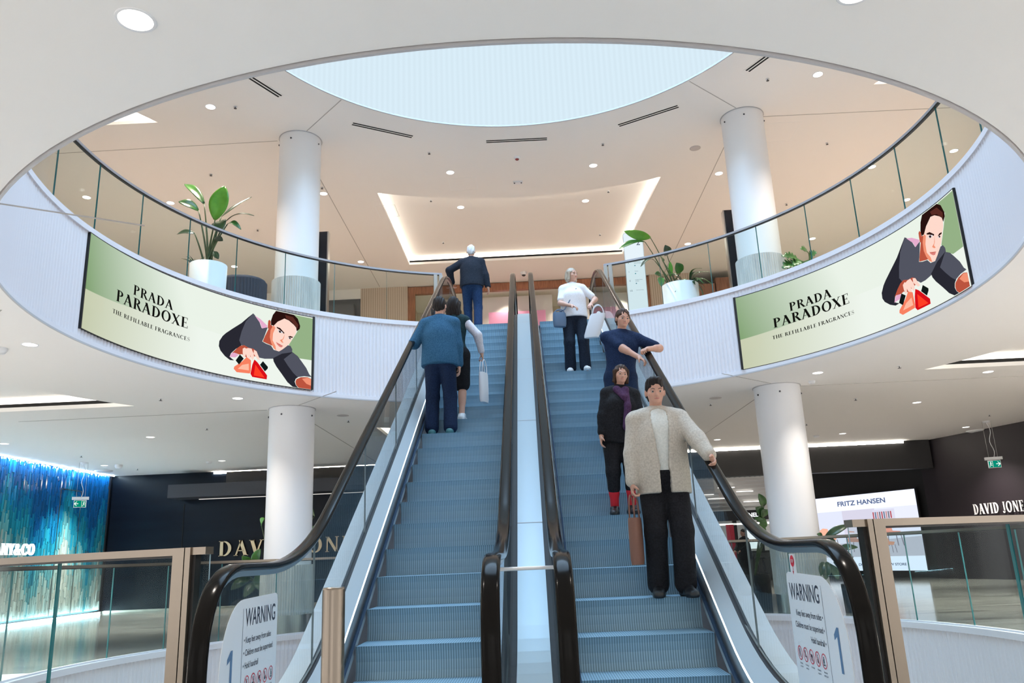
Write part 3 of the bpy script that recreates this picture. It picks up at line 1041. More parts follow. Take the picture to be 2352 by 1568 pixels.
def warning_sign(x, y0, face, label):
    """plate on the balustrade glass; s runs from the newel end; face is the way it looks (+1 or -1 in x)"""
    L = 0.86
    mirror = face < 0
    t = thing('warning_sign', label, 'sign', (x, y0, 0), group='escalator warning signs')

    def P(s, z, k=0):
        return (face * (0.001 + 0.0008 * k), s, z)
    outline = [(0.02, 0.10), (0.02, 0.50)]
    for k in range(11):
        a = pi - (pi / 2) * k / 10
        outline.append((0.02 + 0.29 * (1 + cos(a)), 0.56 + 0.335 * sin(a)))
    outline += [(0.80, 0.905), (0.83, 0.895), (0.84, 0.86), (0.84, 0.10)]
    MB().prism([P(s, z, 0) for s, z in outline], (face * 0.003, 0, 0)).build('plate', 'sign_plate', t)

    def put(text, s, z, h, align, m, name, sx=0.82):
        vs, fs = sans_mesh(text, h, align, sx)
        mb = MB()
        put_flat(mb, vs, fs, lambda a, b: (face * 0.0048, (s - a) if mirror else (s + a), z + b))
        mb.build(name, m, t)
    # (reading runs away from the camera on the left sign, towards it on the right one)
    al = 'RIGHT' if mirror else 'LEFT'
    s0 = 0.335
    put('WARNING', 0.335, 0.765, 0.088, al, 'sign_ink', 'heading', 0.80)
    b = (' \u2022' if mirror else '\u2022 ')
    for txt, z in (('Keep feet away from sides', 0.685), ('Children must be supervised', 0.625), ('Hold handrail', 0.565)):
        put(txt + b if mirror else b + txt, s0 - 0.012, z, 0.031, al, 'sign_ink', 'rule_text', 0.86)
    c1 = 0.155; g1 = -1 if mirror else 1
    m1 = MB(); m1.poly([P(c1 + g1 * a, 0.47 + b, 5) for a, b in ((.022, 0), (.022, .20), (-.002, .20), (-.045, .165), (-.045, .140), (-.006, .158), (-.006, 0))])
    m1.build('level_number', 'sign_blue', t)
    MB().quad(P(0.30, 0.14, 5), P(0.303, 0.14, 5), P(0.303, 0.85, 5), P(0.30, 0.85, 5)).build('rule_line', 'sign_ink', t)
    caps = [('No prams', 'or strollers'), ('No sitting or', 'leaning on'), ('No trolleys', ''), ('No mobility', 'equipment'), ('Keep loose', 'clothing clear')]
    for k in range(5):
        kk = 4 - k if mirror else k
        s = 0.385 + 0.092 * k; zc = 0.495
        mb = MB()
        n = 28
        for i in range(n):
            a, c_ = 2 * pi * i / n, 2 * pi * (i + 1) / n
            mb.quad(P(s + .036 * cos(a), zc + .036 * sin(a), 6), P(s + .036 * cos(c_), zc + .036 * sin(c_), 6), P(s + .031 * cos(c_), zc + .031 * sin(c_), 6), P(s + .031 * cos(a), zc + .031 * sin(a), 6))
        pic = mb.build('prohibition_mark', 'sign_red', t)
        sl = MB()
        d = .024
        if kk != 4:
            sg = -1 if mirror else 1
            sl.quad(P(s - sg * d, zc + d - .003, 8), P(s - sg * d, zc + d + .003, 8), P(s + sg * d, zc - d + .003, 8), P(s + sg * d, zc - d - .003, 8))
            sl.build('slash', 'sign_red', pic)
        ic = MB()
        q = lambda a, b, c2, d2: ic.quad(P(s + a, zc + b, 7), P(s + c2, zc + b, 7), P(s + c2, zc + d2, 7), P(s + a, zc + d2, 7))
        def disc(a, b, r):
            ic.poly([P(s + a + r * cos(2 * pi * i / 12), zc + b + r * sin(2 * pi * i / 12), 7) for i in range(12)])
        if kk == 0:
            disc(0, .017, .005); q(-.004, -.004, .004, .012); q(-.012, -.016, -.008, -.002); q(.006, -.016, .012, .0); disc(-.01, -.018, .003); disc(.012, -.018, .003)
        elif kk == 1:
            disc(.006, .017, .005); q(.002, -.006, .009, .012); q(-.012, -.012, .009, -.006); q(-.015, -.02, -.011, -.006)
        elif kk == 2:
            q(-.014, -.004, .012, .012); q(-.010, -.012, .010, -.008); disc(-.008, -.017, .003); disc(.008, -.017, .003); q(.012, .010, .018, .014)
        elif kk == 3:
            disc(-.004, .018, .004); q(-.006, -.004, -.001, .013); q(-.006, -.006, .008, -.002); q(.006, -.016, .010, -.004); disc(-.004, -.012, .008)
        else:
            disc(.002, .016, .005); q(-.003, -.010, .008, .011); q(-.012, -.02, .012, -.014); q(.010, -.016, .014, .006)
        ic.build('pictogram', 'sign_ink', pic)
        for j, w in enumerate(caps[kk]):
            if w:
                vs, fs = sans_mesh(w, 0.0095, 'CENTER', 0.8)
                m2 = MB(); put_flat(m2, vs, fs, lambda a, b_: (face * 0.0048, s + (-a if mirror else a), zc - 0.055 - 0.016 * j + b_))
                m2.build('caption', 'sign_ink', pic)
    return t


warning_sign(EL - 0.632 + 0.008, 3.83, 1, 'white warning plate on the glass of the left escalator, text beside a large 1')
warning_sign(ER + 0.632 - 0.008, 3.80, -1, 'white warning plate on the glass of the right escalator, text beside a large 1')
# stop sticker above the right sign
st = thing('stop_sticker', 'small red and white stop sticker above the right warning plate', 'sticker', (ER + 0.632 - 0.008, 4.505, 0.0))
MB().prism([(-.001, -.055, .885), (-.001, .045, .885), (-.001, .045, 1.0), (-.001, -.055, 1.0)], (-.002, 0, 0)).build('backing', 'sign_plate', st)
mb = MB(); mb.poly([(-.0042, -.005 + .034 * cos(2 * pi * i / 24), .963 + .030 * sin(2 * pi * i / 24)) for i in range(24)])
mb.quad((-.0042, -.008, .905), (-.0042, -.002, .905), (-.0042, -.002, .935), (-.0042, -.008, .935))
mb.poly([(-.0042, -.016, .910), (-.0042, -.005, .892), (-.0042, .006, .910)])
rd = mb.build('stop_mark', 'sign_red', st)
vs, fs = sans_mesh('STOP', 0.016, 'CENTER', 0.9)
mb = MB(); put_flat(mb, vs, fs, lambda a, b: (-.0052, -.005 - a, .955 + b)); mb.build('lettering', 'sign_plate', st)

# ================================================================== curved LED screens on the ring
AD=[
('sky',[(918,989),(1002,986),(999,402),(945,401),(916,458),(899,563),(926,719),(944,840)]),
('coat',[(713,751),(722,811),(743,881),(750,863),(767,816),(781,713),(807,739),(792,585),(786,536),(802,517),(824,505),(836,456),(858,447),(894,553),(906,552),(914,510),(914,468),(870,401),(833,334),(800,314),(777,314),(767,345),(728,407),(697,429),(687,495),(696,627)]),
('coat_dark',[(743,881),(722,811),(695,714),(658,611),(631,532),(618,485),(605,410),(604,346),(612,295),(632,239),(654,204),(672,210),(660,230),(652,246),(657,292),(677,364),(700,420),(689,482),(697,605),(713,751)]),
('pink',[(659,294),(651,242),(676,252),(690,294),(668,315)]),
('pink',[(750,856),(774,829),(806,758),(804,738),(783,707),(775,769)]),
('skin_dark',[(809,711),(820,787),(833,750),(821,575),(831,506),(821,511),(802,525),(788,537),(796,611)]),
('skin_dark',[(808,832),(814,848),(819,824),(818,755),(813,710),(807,732),(807,793)]),
('skin',[(876,908),(895,894),(917,847),(929,799),(926,727),(914,665),(903,589),(892,544),(874,487),(860,450),(846,451),(834,477),(823,546),(817,617),(819,710),(830,787),(848,846)]),
('skin_mid',[(830,787),(819,710),(817,617),(823,546),(834,477),(846,451),(842,512),(829,580),(830,672),(839,754)]),
('hair',[(839,988),(887,990),(916,987),(933,943),(944,848),(942,807),(930,765),(927,814),(917,847),(895,894),(876,908),(848,846),(832,781),(820,780),(819,840),(826,922)]),
('hair_light',[(878,960),(912,953),(936,859),(932,801),(907,887),(883,917)]),
('hair',[(844,772),(859,765),(878,712),(876,697),(857,740),(845,757)]),
('hair',[(893,669),(902,684),(915,679),(912,664),(900,663)]),
('white',[(848,731),(857,735),(871,715),(867,699),(855,699)]),
('hair',[(853,730),(861,728),(864,704),(856,700)]),
('white',[(893,658),(900,663),(909,649),(903,636),(896,645)]),
('hair',[(897,661),(903,660),(906,641),(899,642)]),
('skin_mid',[(880,698),(871,623),(859,600),(867,574),(875,570),(869,602),(875,629)]),
('lips',[(843,565),(856,549),(874,529),(866,504),(857,511),(847,539)]),
('skin_dark',[(843,567),(857,543),(874,530),(857,536)]),
('coat_dark',[(833,341),(870,423),(914,468),(936,427),(955,356),(974,281),(987,202),(998,169),(966,166),(943,147),(931,115),(927,75),(932,32),(942,-1),(919,3),(897,53),(873,146),(848,238),(836,298)]),
('coat',[(878,352),(914,465),(936,427),(955,356),(974,281),(987,202),(998,169),(966,166),(938,141),(919,192),(897,272)]),
('skin_dark',[(930,76),(934,112),(952,146),(980,159),(999,138),(999,-7),(944,0),(933,33)]),
('skin_mid',[(957,127),(980,153),(999,134),(999,46),(976,67)]),
('skin_dark',[(659,294),(677,364),(693,412),(709,432),(728,411),(749,411),(762,386),(767,352),(763,320),(751,312),(721,278),(701,309),(690,297),(668,307)]),
('skin',[(703,382),(712,403),(719,386),(717,312),(715,278),(708,273),(704,325)]),
('skin',[(715,391),(726,406),(735,361),(737,282),(738,228),(731,225),(723,280),(717,327)]),
('skin',[(726,406),(740,408),(750,349),(753,299),(746,256),(740,283),(734,345)]),
('skin',[(750,400),(762,386),(768,346),(778,285),(768,281),(758,317),(750,349)]),
('orange',[(721,285),(740,254),(741,116),(738,82),(682,66),(669,101),(671,130),(703,216)]),
('peach',[(704,173),(731,205),(733,119),(686,111)]),
('red',[(754,274),(768,243),(810,98),(809,45),(748,44),(740,80),(746,199)]),
('orange_red',[(759,211),(800,63),(754,66)]),
('black',[(692,299),(709,256),(690,167),(675,211)]),
('black',[(790,274),(812,210),(811,187),(800,144),(778,219)]),
]
AD_COL = {'sky': (0.30, 0.44, 0.24), 'coat': (0.085, 0.09, 0.12), 'coat_dark': (0.022, 0.022, 0.032), 'pink': (0.80, 0.42, 0.62), 'skin_dark': (0.50, 0.09, 0.05),
          'skin': (1.0, 0.70, 0.60), 'skin_mid': (0.90, 0.30, 0.18), 'hair': (0.022, 0.006, 0.005), 'hair_light': (0.10, 0.025, 0.018), 'white': (0.75, 0.75, 0.8),
          'lips': (0.72, 0.22, 0.20), 'orange': (0.95, 0.22, 0.12), 'peach': (1.0, 0.50, 0.36), 'red': (0.70, 0.005, 0.01), 'orange_red': (1.0, 0.05, 0.02), 'black': (0.006, 0.010, 0.010)}
for k_, c_ in AD_COL.items():
    emis('ad_' + k_, c_, 1.0)
emis('ad_ink', (0.006, 0.006, 0.005), 1.0)
emis_attr('ad_picture', 'tone', 1.0)


def lerp3(a, b, f):
    f = max(0.0, min(1.0, f))
    return tuple(x + (y - x) * f for x, y in zip(a, b))


def led_screen(th0, th1, zt0, zt1, zb0, zb1, label, black_side):
    t = thing('led_screen', label, 'screen', (0, 0, 0), group='curved advertising screens on the ring')

    def P(u, v, k=0):
        th = th0 + (th1 - th0) * u
        a = ring(th, R - 0.0165 - 0.0012 * k)
        top = zt0 + (zt1 - zt0) * u; bot = zb0 + (zb1 - zb0) * u
        return (a[0], a[1], bot + (top - bot) * v)
    # cabinet
    ct = MB(); n = 48; rows = []
    for i in range(n + 1):
        u = -0.003 + 1.006 * i / n
        th = th0 + (th1 - th0) * u
        a, b = ring(th, R - 0.014), ring(th, R + 0.02)
        zt = zt0 + (zt1 - zt0) * u + 0.014; zb = zb0 + (zb1 - zb0) * u - 0.008
        rows.append([(a[0], a[1], zb), (a[0], a[1], zt), (b[0], b[1], zt), (b[0], b[1], zb)])
    ct.grid(rows, 0, closed_v=True); ct.poly(rows[0]); ct.poly(rows[-1])
    ct.build('cabinet', 'black', t)
    u0, u1 = (0.993, 1.003) if black_side else (-0.003, 0.007)
    MB().grid([[P(u0 + (u1 - u0) * i / 3, -0.006, 30), P(u0 + (u1 - u0) * i / 3, 1.008, 30)] for i in range(4)]).build('edge_bar', 'black', t)
    # picture background: pale room with a green back wall
    nu, nv = 60, 16
    verts, cols, faces = [], [], []

    def line(u):
        return 0.405 + 0.14 * u + 0.22 * u * u if u < 0.45 else 0.405 + 0.063 + 0.045 - 0.1 * (u - 0.45)
    for i in range(nu + 1):
        u = i / nu
        l = line(u)
        vs_ = [l * j / 6 for j in range(7)] + [l + 0.004 + (1 - l - 0.004) * j / 9 for j in range(10)]
        for j, v in enumerate(vs_):
            verts.append(P(u, v))
            if j < 7:
                c = lerp3((0.56, 0.60, 0.42), (0.86, 0.92, 0.85), u * 1.9)
                if v > 0.25 and u < 0.1: c = lerp3(c, (0.62, 0.64, 0.47), 0.3)
            else:
                c = lerp3((0.22, 0.36, 0.17), (0.83, 0.90, 0.81), u * 2.1 + (v - l) * 0.22)
            cols.append(c)
    K = 17
    for i in range(nu):
        for j in range(K - 1):
            faces.append((i * K + j, (i + 1) * K + j, (i + 1) * K + j + 1, i * K + j + 1))
    me = bpy.data.meshes.new('picture')
    me.from_pydata(verts, [], faces)
    at_ = me.color_attributes.new('tone', 'FLOAT_COLOR', 'POINT')
    at_.data.foreach_set('color', np.array([(*c, 1) for c in cols], dtype=np.float32).ravel())
    me.materials.append(MATS['ad_picture'])
    po = bpy.data.objects.new('picture', me); COL.objects.link(po); po.parent = t
    # portrait: a person in a grey coat leaning over two bottles
    for k, (cn, pts) in enumerate(AD):
        q = [(max(0.0, min(1.0, u / 1000)), max(0.0, min(1.0, v / 1000))) for u, v in pts]
        # finer edge so that the flat shape follows the curve
        fine = []
        for i in range(len(q)):
            a, b = q[i], q[(i + 1) % len(q)]
            m_ = max(1, int(abs(b[0] - a[0]) / 0.03))
            for s in range(m_):
                fine.append((a[0] + (b[0] - a[0]) * s / m_, a[1] + (b[1] - a[1]) * s / m_))
        bm = bmesh.new()
        vs_ = [bm.verts.new((u, v, 0)) for u, v in fine]
        es = [bm.edges.new((vs_[i], vs_[(i + 1) % len(vs_)])) for i in range(len(vs_)) if (vs_[i].co - vs_[(i + 1) % len(vs_)].co).length > 1e-9]
        bmesh.ops.triangle_fill(bm, use_beauty=True, edges=es)
        us = [v.co.x for v in bm.verts]
        for q_ in range(int(min(us) / 0.016) + 1, int(max(us) / 0.016) + 1):
            bmesh.ops.bisect_plane(bm, geom=bm.verts[:] + bm.edges[:] + bm.faces[:], plane_co=(q_ * 0.016, 0, 0), plane_no=(1, 0, 0))
        for v in bm.verts:
            v.co = P(v.co.x, v.co.y, 1 + k * 0.5)
        me = bpy.data.meshes.new('portrait'); bm.to_mesh(me); bm.free()
        me.materials.append(MATS['ad_' + cn])
        o = bpy.data.objects.new('portrait', me); COL.objects.link(o); o.parent = po
    fn = lambda a, b, k: P(a, b, 4)
    tagline, wx = [], 0.0
    ws_ = [(w_, serif_polys(w_)[1]) for w_ in ('THE', 'REFILLABLE', 'FRAGRANCES')]
    kx = (0.480 - 0.134) / (sum(q[1] for q in ws_) + 2 * 0.42)
    for w_, adv in ws_:
        tagline.append((w_, 0.134 + wx * kx, 0.134 + (wx + adv) * kx, 0.303, 0.047))
        wx += adv + 0.42
    for txt, x0, x1, y0, h in (('PRADA', 0.218, 0.398, 0.606, 0.112), ('PARADOXE', 0.144, 0.470, 0.450, 0.126), *tagline):
        mb = MB(); serif_into(mb, txt, x0, x1, y0, h, fn)
        mb.build('lettering', 'ad_ink', po)
    return t


led_screen(-88.7, -41.6, 5.345, 5.285, 4.055, 3.98, 'curved lit perfume screen on the white ring, left of the escalators', 1)
led_screen(43.8, 92.2, 5.225, 5.20, 3.955, 3.94, 'curved lit perfume screen on the white ring, right of the escalators', 0)

# ================================================================== lamps and small ceiling things
def downlight(x, y, z, power, label, r=0.085, color=(1.0, 0.86, 0.72), group=None, angle=98, lens='lamp_lens'):
    t = thing('downlight', label, 'ceiling light', (x, y, z), group=group)
    MB().lathe([(r, -0.004), (r * 1.16, -0.006), (r * 1.2, 0.0), (r * 1.2, 0.006)], n=28, cap=False).build('rim', 'white_satin', t)
    MB().poly([(r * cos(2 * pi * i / 28), r * sin(2 * pi * i / 28), -0.003) for i in range(28)]).build('lens', lens, t)
    l = bpy.data.lights.new('lamp', 'SPOT')
    l.energy = power; l.color = color; l.spot_size = radians(angle); l.spot_blend = 1.0; l.shadow_soft_size = 0.07
    lo = bpy.data.objects.new('lamp', l); COL.objects.link(lo); lo.parent = t; lo.location = (0, 0, -0.03)
    return t


WARM, NEUT = (1.0, 0.86, 0.745), (1.0, 0.91, 0.82)
L1_LAMPS = [(-6.3, 9.6, 'left of and below the left screen'), (-5.07, 13.5, 'over the lower left column'),
            (-8.35, 17.2, 'between left column and blue tiles'), (-11.6, 17.2, 'at the left picture edge'),
            (-8.5, 21.7, 'before the dark wall with gold letters'), (-11.7, 21.6, 'in the corner of the blue tiled wall'),
            (4.97, 13.6, 'over the lower right column, under the ring'), (8.2, 14.2, 'by the right-hand ceiling tray'),
            (8.3, 17.2, 'right of the lower right column'), (11.6, 21.6, 'over the right-hand exit sign'), (8.4, 21.8, 'before the right bulkhead'),
            (5.04, 21.9, 'left of the lower right column, far back'), (6.4, 9.7, 'at the right picture edge under the ring')]
for x, y, w in L1_LAMPS:
    downlight(x, y, S, SPOT_L1 * (1.9 if x > 7 and y > 16 else .35 if abs(x) < 5.2 and y < 15 else 2.9), 'round downlight in the lower ceiling ' + w, color=NEUT, group='downlights of the lower ceiling')
big = downlight(-2.0, 3.6, S, SPOT_L1 * .5, 'large bright downlight in the near ceiling, top left', r=0.088, color=NEUT, group='downlights of the lower ceiling')
for x, y in ((1.84, 3.7), (-5.6, 1.2), (5.4, 1.2), (-2.0, -.6), (1.9, -.6), (-5.6, -4.0), (5.4, -4.0), (-.1, -4.4), (-9.5, 3.6), (9.4, 3.6), (-9.6, 7.2), (9.6, 7.2), (-12.2, 5.4), (12.2, 5.4), (-12.2, 9.0), (12.2, 9.0), (13.5, 13.0)):  # all but the first added out of view, to brighten the ceiling by bounce
    downlight(x, y, S, SPOT_L1 * (.36 if abs(x) < 9 else 7.0), 'unseen round downlight in the near part of the lower ceiling, for bounce light', color=NEUT, group='unseen near downlights for bounce light')
L2_LAMPS = [(-1.57, 16.46, 'nearest left before the back tray'), (1.67, 16.48, 'nearest right before the back tray'), (-1.55, 18.87, 'inside the back tray, left'), (1.65, 18.86, 'inside the back tray, right'),
            (4.66, 17.2, 'touching the left edge of the upper right column'), (-4.65, 17.2, 'touching the right edge of the upper left column'), (5.65, 13.3, 'near the right air slot'), (-5.79, 13.3, 'near the left air slot'),
            (8.24, 17.26, 'behind the right glass rail'), (-8.34, 17.28, 'behind the left glass rail'), (-10.08, 16.77, 'far left behind the glass'), (9.84, 16.66, 'far right behind the glass'),
            (9.93, 19.26, 'above the right screen figure'), (4.73, 21.6, 'left of the upper right column'), (8.31, 21.67, 'right of the upper right column'), (-8.41, 21.62, 'between tall planter and upper left column'), (-4.74, 21.74, 'right of the upper left column')]
for i, (x, y, w) in enumerate(L2_LAMPS):
    downlight(x, y, C2 if abs(x) > 2.6 or y < 17.2 else C2 + 0.24, SPOT_L2, 'round downlight in the upper ceiling ' + w, color=WARM, group='downlights of the upper ceiling')


def slot_diffuser(a, b, label):
    dx, dy = b[0] - a[0], b[1] - a[1]
    L = hypot(dx, dy); rz = atan2(dy, dx)
    t = thing('air_slot', label, 'air vent', ((a[0] + b[0]) / 2, (a[1] + b[1]) / 2, C2), rz, 'linear air slots in the upper ceiling')
    MB().box((0, 0, -0.001), (L + 0.06, 0.17, 0.006)).build('frame', 'plaster_upper', t)
    for s in (-1, 1):
        MB().box((0, s * 0.034, -0.005), (L, 0.036, 0.004)).build('slot', 'black_gap', t)
    return t


slot_diffuser((-0.67, 15.15), (0.61, 15.16), 'twin black air slot straight before the roof light, middle')
slot_diffuser((-3.28, 14.16), (-2.18, 14.79), 'twin black air slot left of the middle one')
slot_diffuser((2.08, 14.77), (3.19, 14.15), 'twin black air slot right of the middle one')
slot_diffuser((-4.95, 12.0), (-4.39, 13.07), 'twin black air slot at the left of the roof light, cut by the near ceiling')
slot_diffuser((4.28, 13.06), (4.9, 12.0), 'twin black air slot at the right of the roof light, cut by the near ceiling')


def sprinkler_proto():
    t = thing('sprinkler', 'small sprinkler head', 'sprinkler', (0, 0, -50))
    MB().lathe([(0.03, 0.0), (0.034, -0.006), (0.0, -0.008)], n=14, cap=False).build('rose', 'white_satin', t)
    m = MB().tube([(0, 0, 0), (0, 0, -0.035)], 0.008, 6); m.lathe([(0.001, -0.035), (0.028, -0.037), (0.028, -0.041), (0.001, -0.042)], n=10, cap=False)
    m.build('head', 'steel_dark', t)
    return t


sp = sprinkler_proto()
SPR2 = [(-5.33, 13.34, 'beside the left downlight and air slot'), (4.73, 13.36, 'beside the right air slot'), (-1.92, 15.49, 'left of the middle air slot'), (1.81, 15.5, 'right of the middle air slot'),
        (-2.25, 18.36, 'in the back tray, left'), (2.19, 18.35, 'in the back tray, right'), (-6.84, 15.96, 'above the tall planter'), (6.75, 15.98, 'right of the upper right column'),
        (-4.6, 16.87, 'at the right edge of the upper left column'), (6.81, 19.13, 'behind the right glass rail'), (-2.26, 21.14, 'at the far left of the back tray'), (2.19, 21.13, 'at the far right of the back tray'), (-6.86, 19.08, 'right of the tall planter leaves')]
SPR1 = [(-6.29, 13.22, 'under the left screen'), (-6.77, 16.38, 'left of the lower left column'), (-3.76, 16.21, 'right of the lower left column'), (-8.44, 12.41, 'above the left ceiling tray'), (6.25, 13.34, 'under the right screen'),
        (6.67, 16.36, 'right of the lower right column'), (3.67, 16.2, 'left of the lower right column'), (6.73, 19.65, 'behind the lower right column'), (11.08, 19.49, 'by the right exit sign'), (-11.18, 19.53, 'by the left exit sign'), (-11.28, 22.61, 'in the far left corner')]
for k, (x, y, w) in enumerate(SPR2 + SPR1):
    up = k < len(SPR2)
    zz = C2 if up else S
    if up and abs(x) < 2.7 and y > 18: zz = C2 + 0.24
    if not up and x < -8: zz = S + 0.24 if y < 13.7 else S
    lb = ('sprinkler head in the upper ceiling ' if up else 'sprinkler head in the lower ceiling ') + w
    if k == 0:
        sp.location = (x, y, zz); sp['label'] = lb; sp['group'] = 'ceiling sprinklers'
    else:
        o = dup(sp, (x, y, zz), label=lb)


def disc_thing(name, x, y, z, r, label, cat, m='white_satin', h=0.05, dark=None):
    t = thing(name, label, cat, (x, y, z))
    MB().lathe([(r, 0.0), (r, -h * 0.4), (r * 0.7, -h), (0.001, -h)], n=24, cap=False).build('housing', m, t)
    if dark:
        MB().sphere((0, 0, -h), (r * 0.62, r * 0.62, r * 0.45), 14, 8).build('lens', dark, t)
    return t


mat('red_lens', (0.20, 0.01, 0.015), 0.15)
mat('dome_dark', (0.02, 0.02, 0.022), 0.08)
mat('speaker_grey', (0.50, 0.47, 0.46), 0.7)
disc_thing('smoke_detector', -0.04, 15.9, C2, 0.07, 'white alarm with red lens on the upper ceiling behind the middle air slot', 'detector', dark='red_lens')
t = thing('emergency_light', 'small white box light on the upper ceiling before the back tray', 'light', (-0.05, 17.1, C2))
MB().box((0, 0, -0.02), (0.22, 0.1, 0.04)).build('housing', 'white_satin', t)
for s in (-1, 1):
    MB().sphere((s * 0.08, -0.03, -0.045), 0.018, 8, 6).build('lamp_head', 'steel_dark', t)
disc_thing('ceiling_speaker', 3.86, 15.91, C2, 0.12, 'flat grey round speaker in the upper ceiling left of the right column', 'speaker', 'speaker_grey', 0.008)
disc_thing('security_camera', -0.02, 23.3, C2, 0.1, 'dark dome camera on the upper ceiling above the shop front', 'camera', dark='dome_dark', h=0.09)
disc_thing('ceiling_speaker', -3.74, 15.63, S, 0.12, 'flat grey round speaker in the lower ceiling right of the left column', 'speaker', 'speaker_grey', 0.008)
disc_thing('ceiling_speaker', 3.64, 15.58, S, 0.12, 'flat grey round speaker in the lower ceiling left of the right column', 'speaker', 'speaker_grey', 0.008)
disc_thing('ceiling_speaker', 12.3, 22.4, S, 0.26, 'wide flat disc on the lower ceiling in the far right corner', 'speaker', 'white_satin', 0.04)
disc_thing('smoke_detector', 7.75, 21.97, S, 0.08, 'small white detector on the lower ceiling right of the right column', 'detector')
disc_thing('smoke_detector', -8.89, 21.78, S, 0.08, 'small white detector on the lower ceiling before the dark wall', 'detector')
disc_thing('security_camera', -11.3, 21.6, S, 0.1, 'white dome camera on the lower ceiling near the left exit sign', 'camera', h=0.1)
disc_thing('ceiling_speaker', -12.3, 22.7, S, 0.24, 'wide flat disc on the lower ceiling in the far left corner', 'speaker', 'white_satin', 0.05)
disc_thing('smoke_detector', -6.75, 9.7, S, 0.09, 'white detector on the lower ceiling at the left picture edge', 'detector', h=0.07)
disc_thing('smoke_detector', 5.1, 14.3, S, 0.06, 'small white detector beside the head of the lower right column', 'detector')


def exit_sign(x, y, z, rz, arrow, label):
    t = thing('exit_sign', label, 'exit sign', (x, y, z), rz, 'hanging green exit signs')
    w, h = 0.29, 0.19
    MB().box((0, 0, h / 2 + 0.035), (w + 0.1, 0.09, 0.07)).build('housing', 'white_satin', t)
    MB().box((0, 0, -0.01), (w, 0.02, h)).build('panel', 'white_satin', t)
    gx = MB().quad((-w / 2 + .012, -.0115, -h / 2 + .002), (w / 2 - .012, -.0115, -h / 2 + .002), (w / 2 - .012, -.0115, h / 2 - .022), (-w / 2 + .012, -.0115, h / 2 - .022))
    f = gx.build('face', 'exit_green', t)
    s = arrow
    m = MB()
    ax = s * 0.085
    m.quad((ax - .05, -.013, -.018), (ax + .05, -.013, -.018), (ax + .05, -.013, .0), (ax - .05, -.013, .0))
    m.poly([(ax + s * .055, -.013, -.009), (ax + s * .0, -.013, .045), (ax - s * .02, -.013, .045), (ax + s * .03, -.013, -.009), (ax - s * .02, -.013, -.063), (ax + s * .0, -.013, -.063)])
    m.build('arrow', 'exit_white', f)
    m = MB(); ox = -s * 0.085
    fr = lambda x0, x1, z0, z1: m.quad((ox + x0, -.013, z0), (ox + x1, -.013, z0), (ox + x1, -.013, z1), (ox + x0, -.013, z1))
    fr(-.05, -.043, -.085, .065); fr(.043, .05, -.085, .065); fr(-.05, .05, .058, .065)
    m.poly([(ox + .012 * cos(a * pi / 5) + .006, -.013, .036 + .012 * sin(a * pi / 5)) for a in range(10)])
    m.poly([(ox - .012, -.013, .02), (ox + .012, -.013, .024), (ox + .008, -.013, -.02), (ox - .01, -.013, -.022)])
    m.poly([(ox - .01, -.013, -.02), (ox + .002, -.013, -.02), (ox - .016, -.013, -.075), (ox - .028, -.013, -.075)])
    m.poly([(ox, -.013, -.02), (ox + .01, -.013, -.018), (ox + .03, -.013, -.045), (ox + .02, -.013, -.055)])
    m.poly([(ox + .01, -.013, .02), (ox + .035, -.013, .0), (ox + .03, -.013, -.008), (ox + .008, -.013, .01)])
    m.build('running_figure', 'exit_white', f)
    for k in (-0.1, 0.1):
        MB().tube([(k, 0, h / 2 + .07), (k, 0, S - z)], 0.004, 5).build('hanger', 'steel', t)
    pts = [(0.02 + 0.03 * sin(i * 0.9), 0.0, h / 2 + .07 + (S - z - h / 2 - .07) * i / 12) for i in range(13)]
    MB().tube(pts, 0.008, 5).build('cable', 'white_satin', t)
    MB().lathe([(0.09, S - z), (0.08, S - z - 0.04), (0.001, S - z - 0.045)], n=16, cap=False).build('ceiling_rose', 'white_satin', t)
    return t


emis('exit_green', (0.0, 0.26, 0.17), 1.0)
emis('exit_white', (0.85, 1.0, 0.95), 1.0)
exit_sign(-11.82, 20.8, 2.82, 0.45, -1, 'green exit sign hanging before the blue tiled wall, arrow to the left')
exit_sign(11.6, 20.6, 2.80, -0.3, 1, 'green exit sign hanging before the dark right wall, arrow to the right')

# ================================================================== plants
def at(px, py, y):
    """point of the vertical plane at depth y that a spot of the photograph belongs to (for leaf tips and the like)"""
    d = _f * 1835 + _r * (px - 1176) - _u * (py - 784)
    k = y / d.y
    return Vector((d.x * k, y, 1.05 + d.z * k))


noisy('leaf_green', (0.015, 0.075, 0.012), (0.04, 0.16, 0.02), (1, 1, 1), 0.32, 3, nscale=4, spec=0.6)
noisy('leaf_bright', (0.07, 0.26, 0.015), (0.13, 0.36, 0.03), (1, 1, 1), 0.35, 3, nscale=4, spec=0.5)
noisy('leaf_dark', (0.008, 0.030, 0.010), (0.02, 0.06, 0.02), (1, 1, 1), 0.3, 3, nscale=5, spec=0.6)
noisy('stem_green', (0.05, 0.09, 0.03), (0.09, 0.12, 0.05), (1, 1, 3), 0.5, 3)
mat('soil', (0.03, 0.02, 0.015), 0.95)
mat('pot_white', (0.80, 0.82, 0.84), 0.55)


